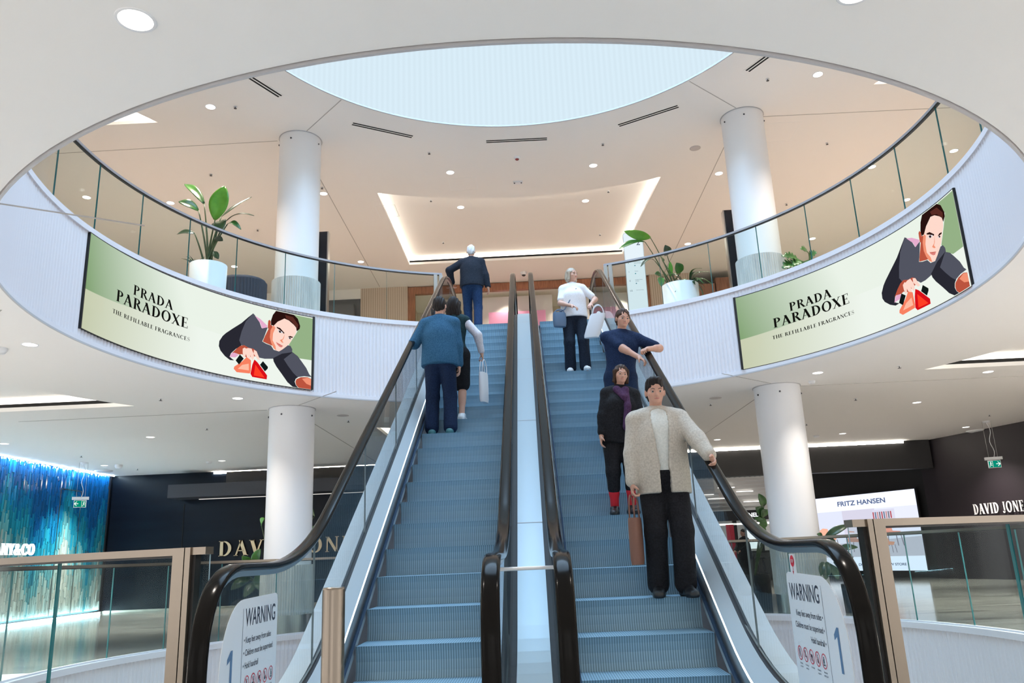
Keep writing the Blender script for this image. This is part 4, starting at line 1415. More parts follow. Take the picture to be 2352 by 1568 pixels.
def leaf(parent, base, tip, width, m, nrm=(0, -1, 0.3), bend=0.12, fold=0.25, shape='oval', name='leaf', org=None):
    base, tip = Vector(base), Vector(tip)
    if org is not None:
        base, tip = base - org, tip - org
    ax = tip - base; L = ax.length; ax.normalize()
    n = Vector(nrm); n = (n - ax * n.dot(ax)).normalized()
    side = ax.cross(n).normalized()
    rows = []
    N, M = 14, 6
    for i in range(N + 1):
        s = i / N
        if shape == 'oval':
            w = sin(pi * min(1, s * 0.96 + 0.03)) ** 0.75
        elif shape == 'heart':
            w = sin(pi * (0.16 + 0.83 * s)) ** 0.8 if s > 0.02 else 0.15
        elif shape == 'lobed':
            w = (sin(pi * (0.18 + 0.8 * s)) ** 0.7) * (1.0 if i % 3 else 0.42)
        else:
            w = (1 - s) * min(1, s * 6 + 0.25)
        w *= width / 2
        c = base + ax * (L * s) + n * (bend * L * sin(pi * s) * 0.9) - Vector((0, 0, 1)) * (bend * L * s * s * 0.4)
        row = []
        for j in range(M + 1):
            u = -1 + 2 * j / M
            row.append(tuple(c + side * (w * u) + n * (fold * w * abs(u) + 0.02 * width * sin(9 * s + 2 * u))))
        rows.append(row)
    mb = MB(); mb.grid(rows, 0, True)
    o = mb.build(name, m, parent, recalc=False)
    md = o.modifiers.new('thickness', 'SOLIDIFY'); md.thickness = 0.004
    return o


def stem(parent, a, b, r, org, sag=0.04, name='stem'):
    a, b = Vector(a) - org, Vector(b) - org
    mid = (a + b) / 2 + Vector((-(b.x - a.x) * 0.15, 0, sag))
    pts = []
    for i in range(11):
        s = i / 10
        pts.append(a * (1 - s) ** 2 + mid * 2 * s * (1 - s) + b * s * s)
    return MB().tube(pts, [r * (1 - 0.55 * i / 10) for i in range(11)], 7).build(name, 'stem_green', parent)


def pot(parent, r, h, m='pot_white', taper=0.94):
    MB().lathe([(r * taper, 0), (r, h), (r - 0.03, h), (r - 0.035, h - 0.05)], n=48, cap=False).build('pot', m, parent)
    MB().lathe([(0.001, h - 0.05), (r - 0.03, h - 0.05)], n=32, cap=False).build('soil', 'soil', parent)


# tall planter, upper left
o_ = Vector((-5.62, 13.25, F2))
t = thing('potted_plant', 'tall broad-leaved plant in a white round planter on the upper floor, left', 'plant', tuple(o_))
pot(t, 0.32, 0.96)
Lv = [((494, 505), (516, 426), .34, 'leaf_bright', 13.15, 13.1, 'oval', (0.15, -1, .1), .05), ((469, 468), (424, 419), .17, 'leaf_green', 13.3, 13.5, 'oval', (.3, -1, .6), .1), ((456, 483), (410, 461), .20, 'leaf_green', 13.2, 13.0, 'oval', (0, -1, .5), .12),
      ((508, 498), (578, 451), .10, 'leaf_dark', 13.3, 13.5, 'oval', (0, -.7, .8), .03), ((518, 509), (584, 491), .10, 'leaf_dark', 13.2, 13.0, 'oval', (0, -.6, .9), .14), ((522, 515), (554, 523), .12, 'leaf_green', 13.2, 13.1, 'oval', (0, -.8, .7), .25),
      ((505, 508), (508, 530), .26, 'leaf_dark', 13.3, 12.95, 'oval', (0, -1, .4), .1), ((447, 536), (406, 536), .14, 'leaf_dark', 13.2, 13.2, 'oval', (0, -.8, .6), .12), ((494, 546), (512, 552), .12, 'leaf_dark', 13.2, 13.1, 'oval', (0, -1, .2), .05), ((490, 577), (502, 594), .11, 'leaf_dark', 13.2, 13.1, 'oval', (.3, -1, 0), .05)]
for (b, e, w, m, yb, ye, sh, nr, bd) in Lv:
    B, E = at(*b, yb), at(*e, ye)
    leaf(t, B, E, w, m, nr, bd, 0.22, sh, org=o_)
    stem(t, o_ + Vector((rnd.uniform(-.06, .06), rnd.uniform(-.06, .06), .9)), B, 0.022, o_, 0.0)
for k in range(16):
    a = rnd.uniform(0, 2 * pi); l = rnd.uniform(.16, .32)
    B = o_ + Vector((-.18 + .05 * cos(a), .05 * sin(a), .92)); E = B + Vector((l * cos(a) * .8, l * sin(a) * .8, l * rnd.uniform(.4, 1.1)))
    leaf(t, B, E, .05, 'leaf_dark', (0, -1, .6), .25, .2, 'blade', org=o_)
# planter, upper right
o_ = Vector((3.17, 15.6, F2))
t = thing('potted_plant', 'leafy plant in a white round planter on the upper floor beside the white directory', 'plant', tuple(o_))
pot(t, 0.37, 0.94)
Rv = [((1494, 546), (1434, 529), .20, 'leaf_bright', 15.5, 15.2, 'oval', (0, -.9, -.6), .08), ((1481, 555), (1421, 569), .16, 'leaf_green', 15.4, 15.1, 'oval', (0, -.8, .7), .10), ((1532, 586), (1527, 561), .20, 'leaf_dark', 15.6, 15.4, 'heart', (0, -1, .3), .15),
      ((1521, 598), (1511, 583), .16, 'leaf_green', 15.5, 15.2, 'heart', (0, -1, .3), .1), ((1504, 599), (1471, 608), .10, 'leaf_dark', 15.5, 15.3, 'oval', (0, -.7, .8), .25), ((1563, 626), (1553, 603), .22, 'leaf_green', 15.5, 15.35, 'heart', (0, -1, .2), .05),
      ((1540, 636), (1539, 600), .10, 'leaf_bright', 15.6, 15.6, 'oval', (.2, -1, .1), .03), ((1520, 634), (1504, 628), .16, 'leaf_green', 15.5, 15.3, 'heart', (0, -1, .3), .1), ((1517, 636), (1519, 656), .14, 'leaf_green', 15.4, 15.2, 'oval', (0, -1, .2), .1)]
for (b, e, w, m, yb, ye, sh, nr, bd) in Rv:
    B, E = at(*b, yb), at(*e, ye)
    leaf(t, B, E, w, m, nr, bd, 0.2, sh, org=o_)
    stem(t, o_ + Vector((rnd.uniform(-.2, .0), rnd.uniform(-.06, .06), .88)), B, 0.016, o_, 0.0)
for k in range(34):
    a = rnd.uniform(0, 2 * pi); l = rnd.uniform(.2, .46)
    B = o_ + Vector((.16 + .08 * cos(a), -.02 + .08 * sin(a), .92)); E = B + Vector((l * cos(a), l * sin(a), l * rnd.uniform(-.5, .75)))
    leaf(t, B, E, .065, ('leaf_green', 'leaf_dark')[k % 2], (0, -.5, 1), .3, .2, 'oval', org=o_)
# monstera, upper right beyond the column
o_ = Vector((5.5, 14.3, F2))
t = thing('potted_plant', 'split-leaf plant behind the upper glass above the right screen', 'plant', tuple(o_))
pot(t, 0.30, 0.62)
for b, e, w in (((1832, 596), (1795, 586), .22), ((1826, 604), (1797, 614), .26), ((1836, 596), (1822, 608), .26), ((1856, 580), (1838, 570), .2), ((1858, 592), (1876, 578), .24), ((1846, 600), (1860, 606), .2)):
    B, E = at(*b, 14.3), at(*e, 14.15)
    leaf(t, B, E, w, 'leaf_green', (0, -1, .5), .12, .15, 'lobed', org=o_)
    stem(t, o_ + Vector((0, 0, .58)), B, .014, o_, 0.0)
# lower plants around the columns
o_ = Vector((-5.0, 15.7, F1))
t = thing('potted_plant', 'large-leaved plant on the lower floor, left of and behind the left column', 'plant', tuple(o_))
pot(t, 0.34, 0.55, 'rubber_matt')
for b, e, w, m in (((585, 1300), (598, 1258), .2, 'leaf_green'), ((578, 1300), (556, 1275), .16, 'leaf_green'), ((600, 1205), (607, 1188), .14, 'leaf_bright'), ((722, 1185), (719, 1168), .09, 'leaf_green'), ((721, 1225), (723, 1205), .1, 'leaf_green'),
                   ((560, 1320), (490, 1330), .18, 'leaf_dark'), ((575, 1325), (530, 1352), .2, 'leaf_dark'), ((590, 1320), (600, 1355), .2, 'leaf_dark'), ((580, 1312), (545, 1310), .18, 'leaf_dark'), ((590, 1335), (560, 1370), .2, 'leaf_dark')):
    B, E = at(*b, 15.7), at(*e, 15.5)
    leaf(t, B, E, w, m, (0, -1, .4), .1, .2, 'oval', org=o_)
    stem(t, o_ + Vector((0, 0, .5)), B, .016, o_, 0.0)
o_ = Vector((4.0, 15.75, F1))
t = thing('potted_plant', 'tall dark leafy plant on the lower floor at the left edge of the right column', 'plant', tuple(o_))
pot(t, 0.33, 0.6, 'rubber_matt')
for b, e, w in (((1755, 1162), (1742, 1132), .16), ((1752, 1182), (1735, 1164), .2), ((1757, 1186), (1750, 1168), .2), ((1760, 1200), (1732, 1188), .14), ((1756, 1214), (1745, 1195), .2), ((1757, 1226), (1742, 1212), .2), ((1762, 1226), (1752, 1240), .2), ((1758, 1236), (1744, 1226), .16)):
    B, E = at(*b, 15.7), at(*e, 15.6)
    leaf(t, B, E, w, 'leaf_green', (0, -1, .4), .1, .2, 'heart', org=o_)
    stem(t, o_ + Vector((.05, 0, .55)), B, .014, o_, 0.0)
o_ = Vector((5.35, 14.1, F1))
t = thing('potted_plant', 'dark long-leaved plant on the lower floor right of the right column', 'plant', tuple(o_))
pot(t, 0.3, 0.45, 'rubber_matt')
for b, e, w in (((1893, 1236), (1950, 1202), .13), ((1895, 1240), (1922, 1248), .13), ((1890, 1235), (1876, 1225), .1), ((1922, 1262), (1970, 1254), .11), ((1920, 1268), (1960, 1278), .12), ((1925, 1285), (1958, 1300), .12), ((1915, 1290), (1955, 1325), .14), ((1905, 1295), (1925, 1330), .14), ((1900, 1290), (1895, 1330), .14), ((1890, 1290), (1885, 1320), .12)):
    B, E = at(*b, 14.05), at(*e, 13.95)
    leaf(t, B, E, w, 'leaf_dark', (0, -1, .5), .12, .25, 'oval', org=o_)
    stem(t, o_ + Vector((0, 0, .4)), B, .012, o_, 0.0)

# ================================================================== upper floor furniture
mat('totem_black', (0.01, 0.014, 0.022), 0.12)
for x0, x1, y, zt, w in ((-4.75, -4.10, 15.65, 7.82, 'left'), (4.22, 4.75, 15.65, 7.85, 'right')):
    t = thing('display_totem', 'tall black display totem behind the upper %s column' % w, 'totem', ((x0 + x1) / 2, y, F2), group='black display totems')
    h = zt - F2
    MB().bb((x0 - x1) / 2, (x1 - x0) / 2, -.07, .07, 0, h).build('cabinet', 'totem_black', t)
    for s in (-1, 1):
        MB().bb(s * (x1 - x0) / 2 - .012, s * (x1 - x0) / 2 + .012, -.075, .075, 0, h).build('edge_strip', 'steel', t)
t = thing('directory_totem', 'white rounded directory totem with level list behind the right planter', 'sign', (2.36, 16.1, F2), -0.05)
H_ = 2.35; W_ = 0.42
ol = fillet([(-W_ / 2, 0), (-W_ / 2, H_), (W_ / 2, H_), (W_ / 2, 0)], [0, .07, .07, 0], 6)
MB().prism([(a, .05, b) for a, b in ol], (0, -.10, 0)).build('cabinet', 'steel', t)
ol = fillet([(-W_ / 2 + .012, .02), (-W_ / 2 + .012, H_ - .012), (W_ / 2 - .012, H_ - .012), (W_ / 2 - .012, .02)], [0, .065, .065, 0], 6)
emis('totem_face', (0.80, 0.90, 0.96), 1.0)
fc = MB().poly([(a, -.0525, b) for a, b in ol]).build('face', 'totem_face', t)
mat('ink_grey', (0.10, 0.12, 0.16), 0.6)
for txt, x, z, h in (('2', .06, 2.05, .13), ('2', -.15, 1.64, .035), ('Contemporary', -.02, 1.665, .017), ('Fashion & Lifestyle', -.02, 1.635, .017), ('1', -.15, 1.44, .035), ('Women', -.02, 1.455, .017), ('G', -.15, 1.24, .035), ('Designer Fashion', -.02, 1.265, .017), ('& Beauty', -.02, 1.235, .017), ('LG', -.15, 1.02, .035), ('Fresh Food & Dining', -.02, 1.035, .014)):
    vs, fs = sans_mesh(txt, h, 'LEFT', 0.95)
    mb = MB(); put_flat(mb, vs, fs, lambda a, b: (x + a, -.0535, z + b)); mb.build('lettering', 'ink_grey', fc)
mat('dot_teal', (0.02, 0.22, 0.25), 0.5)
for z in (1.59, 1.41, 1.19):
    MB().poly([(-.005 + .013 * cos(2 * pi * i / 12), -.0535, z + .013 * sin(2 * pi * i / 12)) for i in range(12)]).build('dot', 'dot_teal', fc)
t = thing('curved_seat', 'low dark ribbed round seat beside the tall planter on the upper floor', 'seat', (-5.28, 13.95, F2))
mat('seat_dark', (0.035, 0.037, 0.055), 0.7)
rows = []
for z in (0.02, .84):
    rows.append([((.46 + .012 * abs(sin(24 * 2 * pi * i / 384))) * cos(2 * pi * i / 384), (.40 + .012 * abs(sin(24 * 2 * pi * i / 384))) * sin(2 * pi * i / 384), z) for i in range(384)])
sb = MB(); sb.grid(rows, 0, False, closed_v=True); sb.poly(rows[1]); sb.build('shell', 'seat_dark', t)
rows = [[(k * .46 * cos(2 * pi * i / 64), k * .40 * sin(2 * pi * i / 64), z) for i in range(64)] for k, z in ((.96, .84), (.96, .88), (.88, .905), (.3, .91))]
MB().grid(rows, 0, True, closed_v=True).build('cushion', 'seat_dark', t)

# ================================================================== upper shop front
sf = thing('shop_front', 'glazed shop front with brown timber frame at the back of the upper floor', 'shop front', (0, 24.2, F2))
fr = MB()
fr.bb(-3.75, 3.95, -.06, .10, 3.93, 4.17); fr.bb(-3.75, -3.52, -.06, .10, 0, 3.93); fr.bb(3.70, 3.95, -.06, .10, 0, 3.93)
fr.build('frame', 'timber', sf)
for a, b in ((-3.52, -1.2), (-1.19, 1.2), (1.21, 3.70)):
    MB().bb(a, b, .01, .022, 0, 3.93).build('window_pane', 'glass_clear', sf)
mat('shop_cream', (0.78, 0.72, 0.60), 0.8)
mat('shop_white', (0.84, 0.82, 0.78), 0.8)
mat('pink_panel', (0.95, 0.40, 0.64), 0.6)
struct(MB().bb(-3.9, 4.0, 27.0, 27.1, F2, C2).build('wall_shop_back', 'shop_cream'))
struct(MB().bb(-3.95, -3.85, 24.3, 27.1, F2, C2).build('wall_shop_side', 'shop_cream'))
struct(MB().bb(4.0, 4.1, 24.3, 27.1, F2, C2).build('wall_shop_side_right', 'shop_cream'))
for x0, x1, zt, wt, lb in ((-1.22, 0.63, 8.72, 9.25, 'pink display panel in the upper shop window, behind the inner handrail tops'), (2.25, 3.1, 8.60, 9.2, 'pink display panel in the upper shop window, right, behind the outer handrail')):
    t = thing('window_display', lb, 'display', ((x0 + x1) / 2, 24.9, F2))
    w = (x1 - x0) / 2
    MB().bb(-w, w, -.05, .05, 0, zt - F2).build('panel', 'pink_panel', t)
    MB().bb(-w - .25, w + .25, .3, .36, 0, wt - F2 + .1).build('backing', 'shop_white', t)
for x, w in ((-2.4, 'left'), (-0.6, 'above the pink panel'), (1.4, 'middle right'), (3.1, 'far right')):
    downlight(x, 24.75, C2 - .02, 330, 'small downlight inside the upper shop window, ' + w, r=.06, color=(1, .9, .75), group='shop window lamps', angle=100)
t = thing('timber_screen', 'dark timber plank wall panel behind the upper right planter', 'panel', (5.7, 24.0, F2))
MB().bb(-.4, .25, -.05, .05, 0, 3.75).build('panel', 'timber_plank', t)
t = thing('timber_bulkhead', 'brown timber bulkhead over the shop right of the planter on the upper floor', 'bulkhead', (8.6, 24.1, F2))
MB().bb(-2.6, 3.0, -.1, .1, 3.35, 3.95).build('beam', 'timber_plank', t)
MB().bb(-2.6, 3.0, .2, .3, 0, 3.35).build('backing', 'shop_cream', t)
disc_thing('security_camera', 7.15, 23.6, C2, .1, 'white dome camera before the timber bulkhead on the upper floor', 'camera', h=.1)
t = thing('grey_hoarding', 'dark grey shop fascia on the upper floor behind the left glass', 'fascia', (-7.6, 23.9, F2))
MB().bb(-1.9, 2.2, -.1, .1, 0, 3.6).build('board', 'grey_board', t)
MB().bb(-1.5, 1.2, -.12, -.1, 2.7, 3.2).build('sign_band', 'black', t)

# ================================================================== lower floor: tiled shopfront on the left
tw = thing('tiled_shopfront', 'shopfront of glossy blue upright tiles fading to pale, far left', 'shop front', (-12.85, 0, 0))
m = mat('tile_glaze', (0.1, 0.3, 0.5), 0.12, spec=0.6)
at_n = m.node_tree.nodes.new('ShaderNodeAttribute'); at_n.attribute_name = 'tile'
m.node_tree.links.new(at_n.outputs['Color'], m.node_tree.nodes['Principled BSDF'].inputs['Base Color'])
tv, tf, tc_ = [], [], []
ya, yb, dw = 12.6, 24.05, 0.052
ny_ = int((yb - ya) / dw)
for i in range(ny_):
    y = ya + dw * i
    z = 0.0 - rnd.uniform(0, .3)
    shift = 0.55 * sin(i * .13) + .35 * sin(i * .37 + 1) + rnd.uniform(-.22, .22)
    while z < S:
        hgt = rnd.uniform(.22, .46)
        z0, z1 = max(0.03, z), min(S - .02, z + hgt - .008)
        z += hgt
        if z1 - z0 < .02:
            continue
        zz = (z0 + z1) / 2 + shift
        if zz > 2.9: c = (0.004, 0.075, 0.24)
        elif zz > 2.35: c = (0.006, 0.15, 0.33)
        elif zz > 1.75: c = (0.012, 0.22, 0.34)
        elif zz > 1.15: c = (0.10, 0.33, 0.38)
        elif zz > .55: c = (0.32, 0.44, 0.43)
        else: c = (0.46, 0.50, 0.46)
        f = rnd.uniform(.7, 1.3)
        c = tuple(min(1, k * f) for k in c)
        x = rnd.uniform(.02, .045); tl_ = rnd.uniform(-.006, .006)
        n = len(tv)
        tv += [(x + tl_, y, z0), (x - tl_, y + dw - .006, z0), (x - tl_, y + dw - .006, z1), (x + tl_, y, z1), (0, y, z0), (0, y + dw - .006, z0), (0, y + dw - .006, z1), (0, y, z1)]
        for q in ((0, 1, 2, 3), (0, 4, 5, 1), (3, 2, 6, 7), (0, 3, 7, 4), (1, 5, 6, 2)):
            tf.append(tuple(n + k for k in q)); tc_.append(c)
me = bpy.data.meshes.new('tiles'); me.from_pydata(tv, [], tf)
ca = me.color_attributes.new('tile', 'FLOAT_COLOR', 'CORNER')
cc = np.repeat(np.array([(*c, 1) for c in tc_], dtype=np.float32), 4, axis=0)
ca.data.foreach_set('color', cc.ravel())
me.materials.append(MATS['tile_glaze'])
o = bpy.data.objects.new('tiles', me); COL.objects.link(o); o.parent = tw
mat('tile_back', (0.03, 0.10, 0.14), 0.4)
MB().bb(-.02, 0.0, ya, yb, 0, S).build('backing', 'tile_back', tw)
emis('led_blue', (0.66, 0.88, 1.0), 70.0)
MB().bb(.12, .17, ya, yb, S - .02, S - .005).build('light_strip', 'led_blue', tw)
MB().bb(.05, .10, ya, yb, F1 + .015, F1 + .04).build('light_strip', 'led_blue', tw)
MB().bb(.0, .06, yb, yb + .08, 0, S).build('edge_trim', 'steel_dark', tw)
dm = MB(); dm.bb(.046, .052, 21.55, 21.57, 0, 3.3); dm.bb(.046, .052, 22.55, 22.57, 0, 3.3); dm.bb(.046, .052, 21.55, 22.57, 3.29, 3.31)
dm.build('door_outline', 'steel', tw)
mb = MB(); serif_into(mb, 'TIFFANY&CO', 18.25, 20.55, 1.56, .27, lambda a, b, k: (.09 + .05 * k, a, b), depth=1)
mb.build('sign_letters', 'sign_white', tw)
vs, fs = sans_mesh('PREMIER\nPREVIEW\nOPENS SOON', .045, 'CENTER', 1)
mb = MB(); put_flat(mb, vs, fs, lambda a, b: (.056, 23.1 + a, 1.62 + b)); mb.build('small_lettering', 'black', tw)

# ================================================================== dark department-store wall, canopy, letters
mat('gold', (0.60, 0.47, 0.30), 0.32, 0.9)
mat('canopy', (0.016, 0.018, 0.026), 0.5)
t = thing('wall_letters', 'raised gold serif lettering on the dark back wall behind the left column', 'lettering', (0, 24.2, 0))
chars, wtot = serif_polys('DAVID JONES', 0.13)
sc_ = (9.42 - 5.02) / wtot
for ch, polys in chars:
    if not polys: continue
    mb = MB()
    for p in polys:
        pts = [(-9.42 + a * sc_, b * .44 + 1.38) for a, b in p]
        mb.prism([(a, -.03, b) for a, b in pts], (0, -.05, 0))
    mb.build('letter', 'gold', t, recalc=True)
t = thing('canopy', 'long black canopy box on the dark back wall, light under its lower edge', 'canopy', (0, 24.2, 0))
MB().bb(-10.7, 3.7, -.85, 0, 3.08, 3.46).build('box', 'canopy', t)
emis('canopy_led', (1.0, 0.96, 0.88), 1.0)
MB().bb(-10.1, 3.7, -.05, -.02, 3.066, 3.08).build('light_strip', 'canopy_led', t)
mat('bronze_band', (0.05, 0.045, 0.04), 0.4, 0.5)
struct(MB().bb(-9.3, 3.7, 24.14, 24.2, 3.5, S - .02).build('trim_6', 'bronze_band'))

# ================================================================== right: lit poster, wall letters, shop
emis_attr('poster_print', 'print', 1.0)
lb = thing('lit_poster', 'tall lit furniture poster standing in the dark niche on the right', 'poster', (9.81, 28.7, 0))
PA, PB = Vector((9.72, 28.75, 0)), Vector((11.62, 25.1, 0))


def pp(u, v, k=0):
    p = PA.lerp(PB, u)
    n = Vector((-(PB - PA).y, (PB - PA).x, 0)).normalized()
    n = -n if n.y > 0 else n
    q = p + n * (.06 + .004 * k)
    return (q.x - 9.81, q.y - 28.7, .13 + 2.40 * v)


fm = MB(); fm.prism([pp(-.01, -.02, -14), pp(1.01, -.02, -14), pp(1.01, 1.015, -14), pp(-.01, 1.015, -14)], tuple(Vector(pp(0, 0, 0)) - Vector(pp(0, 0, -13))))
fm.build('frame', 'black', lb)
pv, pf, pcol = [], [], []


def patch(pts, c, k):
    n = len(pv)
    for u, v in pts:
        pv.append(pp(u, v, k)); pcol.append(c)
    pf.append(tuple(range(n, n + len(pts))))


W1 = (1.02, 1.08, 1.3)
patch([(0, 0), (1, 0), (1, 1), (0, 1)], W1, 0)
patch([(0, .18), (1, .18), (1, .80), (0, .80)], (.80, .84, 1.0), 1)
patch([(0, .18), (1, .18), (1, .42), (0, .34)], (.62, .60, .72), 2)
patch([(.30, .36), (.62, .38), (.62, .80), (.30, .80)], (.72, .70, .84), 2)
patch([(.62, .39), (1, .42), (1, .80), (.62, .80)], (.86, .89, 1.08), 2)
patch([(.60, .78), (.80, .78), (.80, .64), (.60, .62)], (.75, .75, .9), 3)
for k in range(9):
    patch([(.60 + .02 * k, .66), (.612 + .02 * k, .66), (.612 + .02 * k, .75), (.60 + .02 * k, .75)], [(.5, .1, .12), (.15, .2, .3), (.6, .3, .3), (.2, .2, .25)][k % 4], 4)
# chairs
for cx_, cy_, s_, c in ((.13, .42, 1.0, (.95, .45, .32)), (.40, .38, .9, (.55, .30, .26)), (.74, .46, 1.0, (.80, .32, .24)), (.70, .33, .7, (.72, .35, .25))):
    patch([(cx_ - .10 * s_, cy_), (cx_ + .07 * s_, cy_ - .01), (cx_ + .09 * s_, cy_ + .03), (cx_ - .08 * s_, cy_ + .05)], c, 5)
    patch([(cx_ - .08 * s_, cy_ + .05), (cx_ + .02 * s_, cy_ + .04), (cx_ + .0 * s_, cy_ + .15 * s_), (cx_ - .05 * s_, cy_ + .16 * s_), (cx_ - .10 * s_, cy_ + .12 * s_)], tuple(min(1, q * 1.15) for q in c), 5)
    for dx in (-.08, -.03, .04, .08):
        patch([(cx_ + dx * s_, cy_), (cx_ + (dx + .008) * s_, cy_), (cx_ + (dx * 1.2 + .008) * s_, cy_ - .15 * s_), (cx_ + dx * 1.2 * s_, cy_ - .15 * s_)], (.25, .22, .28), 4)
patch([(.30, .48), (.62, .46), (.60, .49), (.32, .51)], (.75, .72, .85), 6)
me = bpy.data.meshes.new('print'); me.from_pydata(pv, [], pf)
ca = me.color_attributes.new('print', 'FLOAT_COLOR', 'POINT')
ca.data.foreach_set('color', np.array([(*c, 1) for c in pcol], dtype=np.float32).ravel())
me.materials.append(MATS['poster_print'])
o = bpy.data.objects.new('print', me); COL.objects.link(o); o.parent = lb
emis('poster_ink', (0.09, 0.13, 0.25), 1.0)
Lp = (PB - PA).length
for txt, u, v, h, m_ in (('FRITZ HANSEN', .27, .865, .155, 'poster_ink'), ('DISCOVER OUR NEW STORE', .40, .065, .075, 'poster_ink')):
    vs, fs = sans_mesh(txt, h, 'LEFT', 1.35, .035)
    mb = MB(); put_flat(mb, vs, fs, lambda a, b: pp(u + a / Lp, v + b / 2.4, 9)); mb.build('lettering', m_, o)
emis('poster_glow', (0.35, 0.5, 1.0), 1.0)
t = thing('wall_letters', 'white serif lettering on the plum right wall above the near rail', 'lettering', (0, 0, 0))
ux, uy = 0.289, -0.957
mb = MB(); serif_into(mb, 'DAVID JONES', 0, 1.80, 1.63, .28, lambda a, b, k: (12.14 + ux * a - .02 * (1 + k) * .957, 22.96 + uy * a - .02 * (1 + k) * .289, b), depth=1, track=.12)
mb.build('letters', 'white_satin', t)
t = thing('framed_picture', 'dark framed photograph on the dark niche wall right of the lit poster', 'picture', (11.98, 24.3, 1.1))
MB().box((0, 0, 0), (.05, .75, .95), rz=-.29).build('frame', 'black', t)
mat('photo_grey', (0.16, 0.15, 0.15), 0.3)
MB().box((-.03, -.01, .1), (.01, .6, .55), rz=-.29).build('print', 'photo_grey', t)

mat('shop_board', (0.82, 0.82, 0.80), 0.6)
struct(MB().bb(3.9, 9.6, 31.0, 31.1, F1, 3.6).build('wall_shop_rear', 'shop_board'))
sl = thing('slatted_ceiling', 'white slatted band above the black cosmetics counter sign, far right shop', 'ceiling panel', (0, 0, 0))
for k in range(9):
    MB().bb(3.95, 9.2, 30.2 - .1 * k, 30.26 - .1 * k, 2.36 + .12 * k, 2.46 + .12 * k).build('slat', 'shop_white', sl)
emis('shop_tube', (1.0, 0.97, 0.92), 3.0)
emis('shop_lit', (0.9, 0.97, 1.0), 1.6)
for k, (x, y, z) in enumerate(((6.6, 29.8, 2.75), (7.6, 29.6, 2.95), (6.9, 29.4, 3.1), (7.9, 29.9, 2.6), (6.2, 29.7, 2.9))):
    MB().bb(x - .3, x + .3, y - .02, y + .02, z, z + .02).build('light_tube', 'shop_tube', sl)
t = thing('mesh_raft', 'black open mesh ceiling raft hanging at the entrance of the far right shop', 'ceiling panel', (6.6, 26.4, 3.32))
for k in range(22):
    MB().box((-1.9 + .17 * k, 0, 0), (.03, 2.2, .06), rz=.5).build('bar', 'black', t)
for a in (-1.7, 1.4):
    MB().tube([(a, 0, .03), (a, 0, .24)], .01, 6).build('hanger', 'black', t)
t = thing('cosmetics_counter', 'black cosmetics counter with lit white brand sign in the far right shop', 'counter', (0, 0, 0))
MB().bb(4.2, 8.7, 29.7, 30.0, 1.95, 2.30).build('sign_band', 'black', t)
vs, fs = sans_mesh('CHANEL', .145, 'LEFT', 1.0, .03)
mb = MB(); put_flat(mb, vs, fs, lambda a, b: (7.24 + a * .77 / max(v[0] for v in vs), 29.69, 2.06 + b)); mb.build('sign_letters', 'sign_white', t)
mb = MB()
put = lambda x0, x1, y0, y1, z0, z1: mb.bb(x0, x1, y0, y1, z0, z1)
for x in (5.4, 6.3, 7.1, 8.0):
    put(x, x + .12, 29.75, 29.95, F1, 1.95)
mb.build('posts', 'black', t)
MB().bb(4.6, 8.7, 29.75, 29.95, 1.80, 1.86).build('light_rail', 'shop_tube', t)
MB().bb(6.8, 8.6, 28.2, 28.7, .82, .88).build('worktop', 'black', t)
MB().bb(7.0, 8.5, 28.3, 28.6, F1, .82).build('cabinet', 'wall_dark', t)
MB().bb(5.2, 6.2, 28.4, 28.9, F1, .85).build('cabinet', 'shop_white', t)
for x0, x1, z0, z1 in ((5.5, 6.2, 1.0, 1.7), (7.5, 7.95, .95, 1.75), (5.45, 5.9, .55, .95)):
    MB().bb(x0, x1, 29.6, 29.66, z0, z1).build('lit_screen', 'shop_lit', t)
mat('red_panel', (0.55, 0.03, 0.06), 0.5)
t = thing('red_banner', 'narrow red upright banner beside the shop assistant in the far right shop', 'banner', (6.55, 28.0, F1))
MB().bb(-.13, .13, -.02, .02, .35, 1.85).build('panel', 'red_panel', t)
MB().bb(-.15, .15, -.1, .1, 0, .03).build('foot', 'black', t); MB().bb(-.01, .01, .02, .035, .03, .4).build('pole', 'steel_dark', t)
t = thing('bar_stool', 'black bar stool before the counter in the far right shop', 'stool', (7.35, 27.6, F1))
MB().lathe([(.19, .70), (.2, .76), (.001, .78)], n=20, cap=False).build('seat', 'black', t)
for a in range(4):
    ca_, sa_ = cos(a * pi / 2 + .78), sin(a * pi / 2 + .78)
    MB().tube([(.1 * ca_, .1 * sa_, .70), (.22 * ca_, .22 * sa_, 0)], .012, 6).build('leg', 'steel_dark', t)
MB().tube([(.17 * cos(i * pi / 8), .17 * sin(i * pi / 8), .28) for i in range(17)], .009, 6).build('foot_ring', 'steel_dark', t)
for x, y, e in ((5.4, 27.5, 220), (7.4, 27.5, 220), (6.4, 29.0, 260)):
    downlight(x, y, 3.55, e, 'ceiling lamp inside the far right shop, ' + {5.4: 'left', 7.4: 'right', 6.4: 'rear'}[x], color=(1, .95, .9), group='lamps of the far right shop')

# ================================================================== people
# every body is one continuous surface grown from a smooth distance field; clothes are grown the same way a little larger


